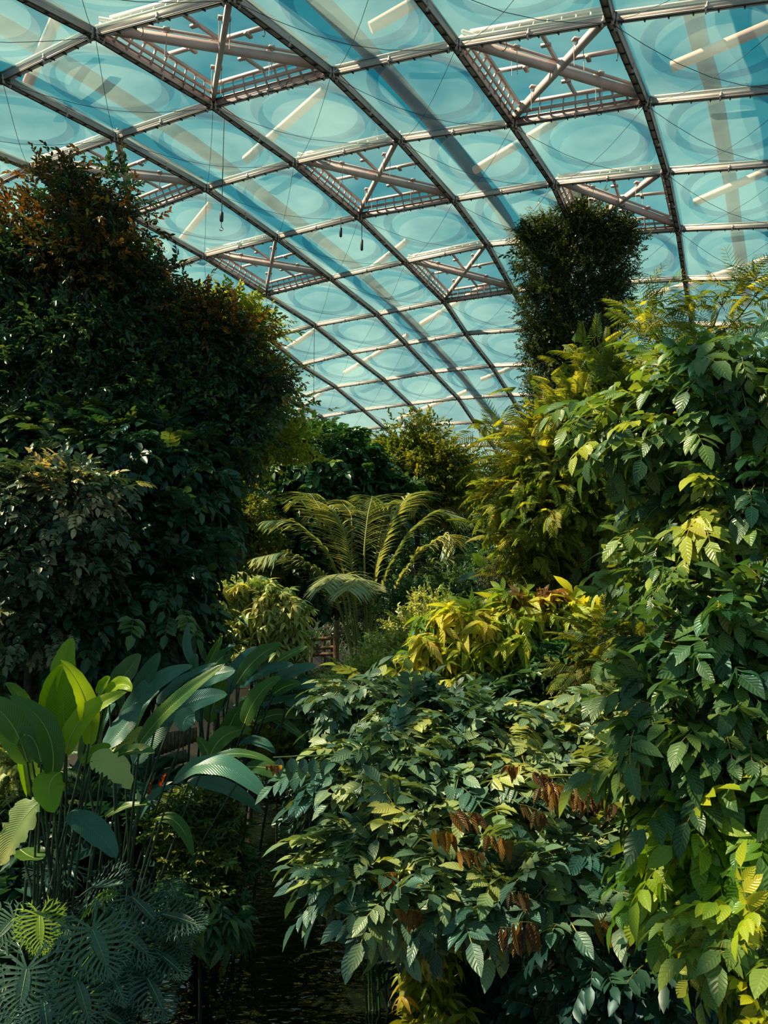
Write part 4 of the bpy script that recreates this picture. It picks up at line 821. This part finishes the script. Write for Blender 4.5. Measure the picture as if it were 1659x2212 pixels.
# ---- lobed-leaf philodendrons
def lobed(root, jx, tx, wpx, d, mat, origin, dt=-.2, tone=None, k=0):
    J = at(jx[0], jx[1], d); Tp = at(tx[0], tx[1], d + dt); ax = Tp - J; L_ = np.linalg.norm(ax); dd = ax / L_
    view = norm(CAM - J); up = norm(view + np.array([0, 0, .9]) + RNG.normal(size=3) * .15); r = norm(np.cross(dd, up)); u = np.cross(r, dd)
    W = wpx * d / F / 2; mb = MB(); tn = RNG.uniform(.05, .6) if tone is None else tone
    # central web along the midrib
    n = 12; s = np.linspace(0, 1, n); wv = W * .22 * np.sin(np.pi * (s * .9 + .08)) ** .7; drop = .12 * L_ * s ** 2
    mid = J + ax * s[:, None] - u * drop[:, None]
    v = np.stack([mid - r * wv[:, None] + u * (wv * .3)[:, None], mid, mid + r * wv[:, None] + u * (wv * .3)[:, None]], 1).reshape(-1, 3)
    i = np.arange(n - 1)[:, None] * 3; f = np.vstack([np.hstack([i, i + 1, i + 4, i + 3]), np.hstack([i + 1, i + 2, i + 5, i + 4])])
    uv = np.stack([np.broadcast_to([-.45, 0, .45], (n, 3)), np.broadcast_to(s[:, None], (n, 3))], -1).reshape(-1, 2); mb.add(v, f, uv, tn)
    nl = 10
    for sg in (-1, 1):
        for q in range(nl + 3):
            s_ = (q - 2.0) / nl; a = math.radians(np.interp(s_, [-.2, 0, .5, 1], [150, 100, 62, 22])); l = W * np.interp(s_, [-.2, 0, .35, .8, 1.05], [.95, 1.05, 1.0, .62, .35]) * RNG.uniform(.9, 1.08) * 1.25
            b = J + ax * max(0, s_) - u * .12 * L_ * max(0, s_) ** 2; ld = dd * math.cos(a) + r * sg * math.sin(a) + u * .12
            bw = max(l * .055, .010)
            v, f, uv = blade(l, bw * 1.9, 5, .25, .18 + RNG.uniform(0, .1), [.55, .7, .8, .9, .75, .1], b, ld, u); uv = uv * [.9, 1]; mb.add(v, f, uv, tn + RNG.uniform(-.05, .05))
            # side teeth
            for fr, an in ((.55, .55), (.72, -.6), (.8, .6)):
                ld2 = norm(ld * math.cos(an) + np.cross(u, ld) * math.sin(an)); v, f, uv = blade(l * .32, bw * 1.1, 3, .2, .15, [.8, 1, .7, .1], b + ld * l * fr - u * l * .18 * fr ** 2, ld2, u); mb.add(v, f, uv * [.5, 1], tn + RNG.uniform(-.05, .05))
    v, f, uv = blade(W * .5, W * .2, 4, .2, .2, [.8, .9, .7, .4, .1], Tp - u * .12 * L_ - dd * W * .05, dd, u); mb.add(v, f, uv, tn)
    lf = mb.build('leaf', M[mat], root, True)
    ml = MB(); ml.tube(mid + u * .002, np.linspace(.005, .002, n), 5, cap=False); ml.build('midrib', M['rib'], lf, True)
    st = MB(); q = np.linspace(0, 1, 10)[:, None]; o = np.array(origin); m_ = (o + J) / 2 + np.array([0, 0, .35])
    st.tube((1 - q) ** 2 * o + 2 * q * (1 - q) * m_ + q * q * J, np.linspace(.018, .010, 10), 6); st.build('petiole', M['stem_green'], lf, True)
PH = thing('split_leaf_philodendron', 'blue-green philodendron with deeply cut leaves in the bottom left corner', 'plant')
oP = gp(100, 2150, 8.2)
for jx, tx, w_, d, m_ in (((58,2094),(40,2180),112,7.0,'phil'), ((200,2008),(234,2085),118,7.2,'phil'), ((166,2118),(196,2200),112,6.9,'phil'), ((86,1978),(87,2042),76,7.5,'phil_y'), ((155,1868),(72,1878),80,8.2,'phil'), ((203,1914),(264,1902),90,8,'phil'),
    ((288,1940),(347,1992),92,7.7,'phil'), ((352,1975),(424,1988),96,7.6,'phil'), ((258,2003),(322,2056),104,7.5,'phil'), ((338,2056),(394,2094),78,7.4,'phil'), ((319,2114),(356,2180),88,7.2,'phil'), ((238,2102),(268,2155),64,7.1,'phil'), ((290,2068),(300,2118),64,7.4,'phil'),
    ((30,1985),(-8,2024),84,7.6,'phil'), ((198,1955),(240,1928),46,7.6,'phil_y'), ((95,2165),(104,2225),94,6.9,'phil'), ((215,2188),(270,2212),84,7,'phil'), ((368,1908),(385,1940),44,8,'phil'), ((10,2130),(-15,2190),80,7,'phil'), ((130,1960),(150,2010),60,8,'phil'), ((380,2020),(400,2060),60,7.7,'phil')):
    lobed(PH, jx, tx, w_, d, m_, oP + [RNG.uniform(-.2, .2), RNG.uniform(-.2, .2), .1])
PR = thing('split_leaf_philodendron', 'shaded split-leaved philodendron hanging on the right side of the dark water', 'plant')
oR = gp(830, 1990, 9.8)
for jx, tx, w_ in (((770,1740),(735,1790),56), ((790,1790),(750,1850),60), ((730,1890),(690,1905),46), ((775,1850),(730,1880),50), ((800,1730),(790,1690),44), ((750,1960),(700,1965),44), ((790,1900),(745,1930),50), ((775,2000),(745,2020),44)):
    lobed(PR, jx, tx, w_, 8.8, 'phil', oR + [RNG.uniform(-.2, .2), 0, 0], tone=.1)

# ---- flower spikes, bromeliad
for k, (x0, y0, x1, y1) in enumerate(((322, 1735, 325, 1690), (345, 1705, 357, 1675))):
    r = thing('flower_spike', ('left' if k == 0 else 'right') + ' one of two orange-red flower spikes between the paddle-leaved plants', 'flower', 'orange flower spikes')
    d = 9.0; b = at(x0, y0, d); t_ = at(x1, y1, d); g_ = gp(x0 - 8, 1850, d)
    mb = MB(); mb.tube(np.array([g_, (g_ + b) / 2 + [.03, 0, 0], b, t_]), [.012, .01, .008, .004], 6); mb.build('stem', M['stem_green'], r, True)
    mb = MB(); ax = t_ - b
    for q in range(12):
        a = q * 2.4; s = q / 12; dd = np.array([math.cos(a) * .6, math.sin(a) * .6, .8]); v, f, uv = blade(.07 * (1.2 - .6 * s), .028, 4, .5, -.1, None, b + ax * s, dd, (0, 0, 1)); mb.add(v, f, uv, RNG.random() * .9)
    mb.build('bracts', M['orange'], r, True)
br = thing('bromeliad', 'red and orange bromeliad rosette left of the grey-green tree', 'plant')
mb = MB(); mb2 = MB(); b = at(664, 1592, 14.0); gb = b.copy(); gb[2] = ground_z(b[0], b[1])
for q in range(14):
    a = q * 2.4; dd = np.array([math.cos(a), math.sin(a), .9 if q > 6 else .45]); (v, f, uv) = blade(.30, .07, 5, .4, .25, None, b, dd, (0, 0, 1)); (mb if q > 6 else mb2).add(v, f, uv, RNG.random() * .9)
mb.build('bracts', M['red'], br, True); mb2.build('leaves', M['l_lime'], br, True)
mb = MB(); mb.tube([gb, b], [.05, .03], 6); mb.build('stem', M['bark_dark'], br)

# ---- built bits: post, railing, palisade, stone edging
post = thing('wooden_post', 'upright brown wooden post left of the palm base', 'post')
pb_ = gp(729, 1425, 19); tp = at(727, 1342, 19); pb_[2] = min(pb_[2], at(729, 1425, 19)[2]); mb = MB()
mb.tube(curve_pts(pb_ - [0, 0, .3], tp, 8, 0, .02), [.085, .085, .08, .08, .08, .075, .075, .07], 9); mb.build('post', M['wood'], post, True)
rope = MB(); rope.tube(curve_pts(tp, at(775, 1400, 19), 14, -.06, .5), .018, 5); rope.build('rope', M['twig_pale'], post, True)
rail = thing('wooden_railing', 'low rustic wooden railing left of the wooden post', 'railing')
for z, nm in ((1378, 'rail'), (1398, 'rail'), (1412, 'rail')):
    mb = MB(); mb.tube(curve_pts(at(668, z + 3, 19.5), at(722, z, 19.3), 6, 0, .05), .05, 7); mb.build(nm, M['wood'], rail, True)
for x in (672, 700, 718):
    mb = MB(); q = at(x, 1370, 19.4); g_ = q.copy(); g_[2] = at(x, 1432, 19.4)[2]; mb.tube([g_, q], .045, 7); mb.build('rail_post', M['wood'], rail, True)
pal = thing('palisade_fence', 'dark bamboo palisade behind the lime paddle leaves', 'fence')
for k in range(36):
    x = 20 + k * 8; q = at(x, 1478 + RNG.uniform(-4, 4), 12.2); g_ = at(x, 1545, 12.2); mb = MB(); mb.tube([g_, q], .03, 6); mb.build('bamboo_pole', M['wood'], pal, True)
edge = thing('stone_edging', 'low edging of square stones by the dark water behind the paddle leaves', 'edging')
for k in range(8):
    x = 275 + k * 16; q = at(x, 1668 - k * 4.5, 11.4); q2 = at(x + 15, 1664 - k * 4.5, 11.4); mb = MB(); mb.bar(q, q2, .16, .16); mb.build('stone', M['stone'], edge)
pf = thing('slatted_deck_fence', 'dark slatted wooden fence above the stone edging', 'fence')
for k in range(20):
    x = 270 + k * 8; q = at(x, 1600 - k * 1.5, 11.8); g_ = at(x, 1660 - k * 3, 11.8); mb = MB(); mb.bar(g_, q, .05, .03, (0, 1, 0)); mb.build('slat', M['wood'], pf)
# warm trunks at right
for px0, px1, y0, y1, d, lab in ((1415, 1425, 1740, 1640, 7.4, 'thin reddish trunk left of a thicker one under the large leaves'), (1465, 1475, 1780, 1620, 7.2, 'thick brown trunk behind the lower large-leaved tree'), (1480, 1475, 1480, 1180, 9.5, 'dark upright trunk right of the feathery shrub'), (1425, 1440, 1600, 1500, 9.2, 'forked dark trunk under the feathery shrub')):
    r = thing('tree_trunk', lab, 'tree trunk', 'bare trunks at the right'); mb = MB(); a = gp(px0, y0, d); mb.tube(curve_pts(a - [0, 0, .1], at(px1, y1 - 120, d), 10, 0, .12), np.linspace(.09, .06, 10), 9); mb.build('trunk', M['bark_warm' if d < 8 else 'bark_dark'], r, True)
    mb = MB(); t_ = at(px1, y1 - 60, d); mb.tube(curve_pts(t_, t_ + [.5, .3, .6], 6, 0, .1), np.linspace(.04, .02, 6), 6); mb.build('branch', M['bark_warm' if d < 8 else 'bark_dark'], r, True)
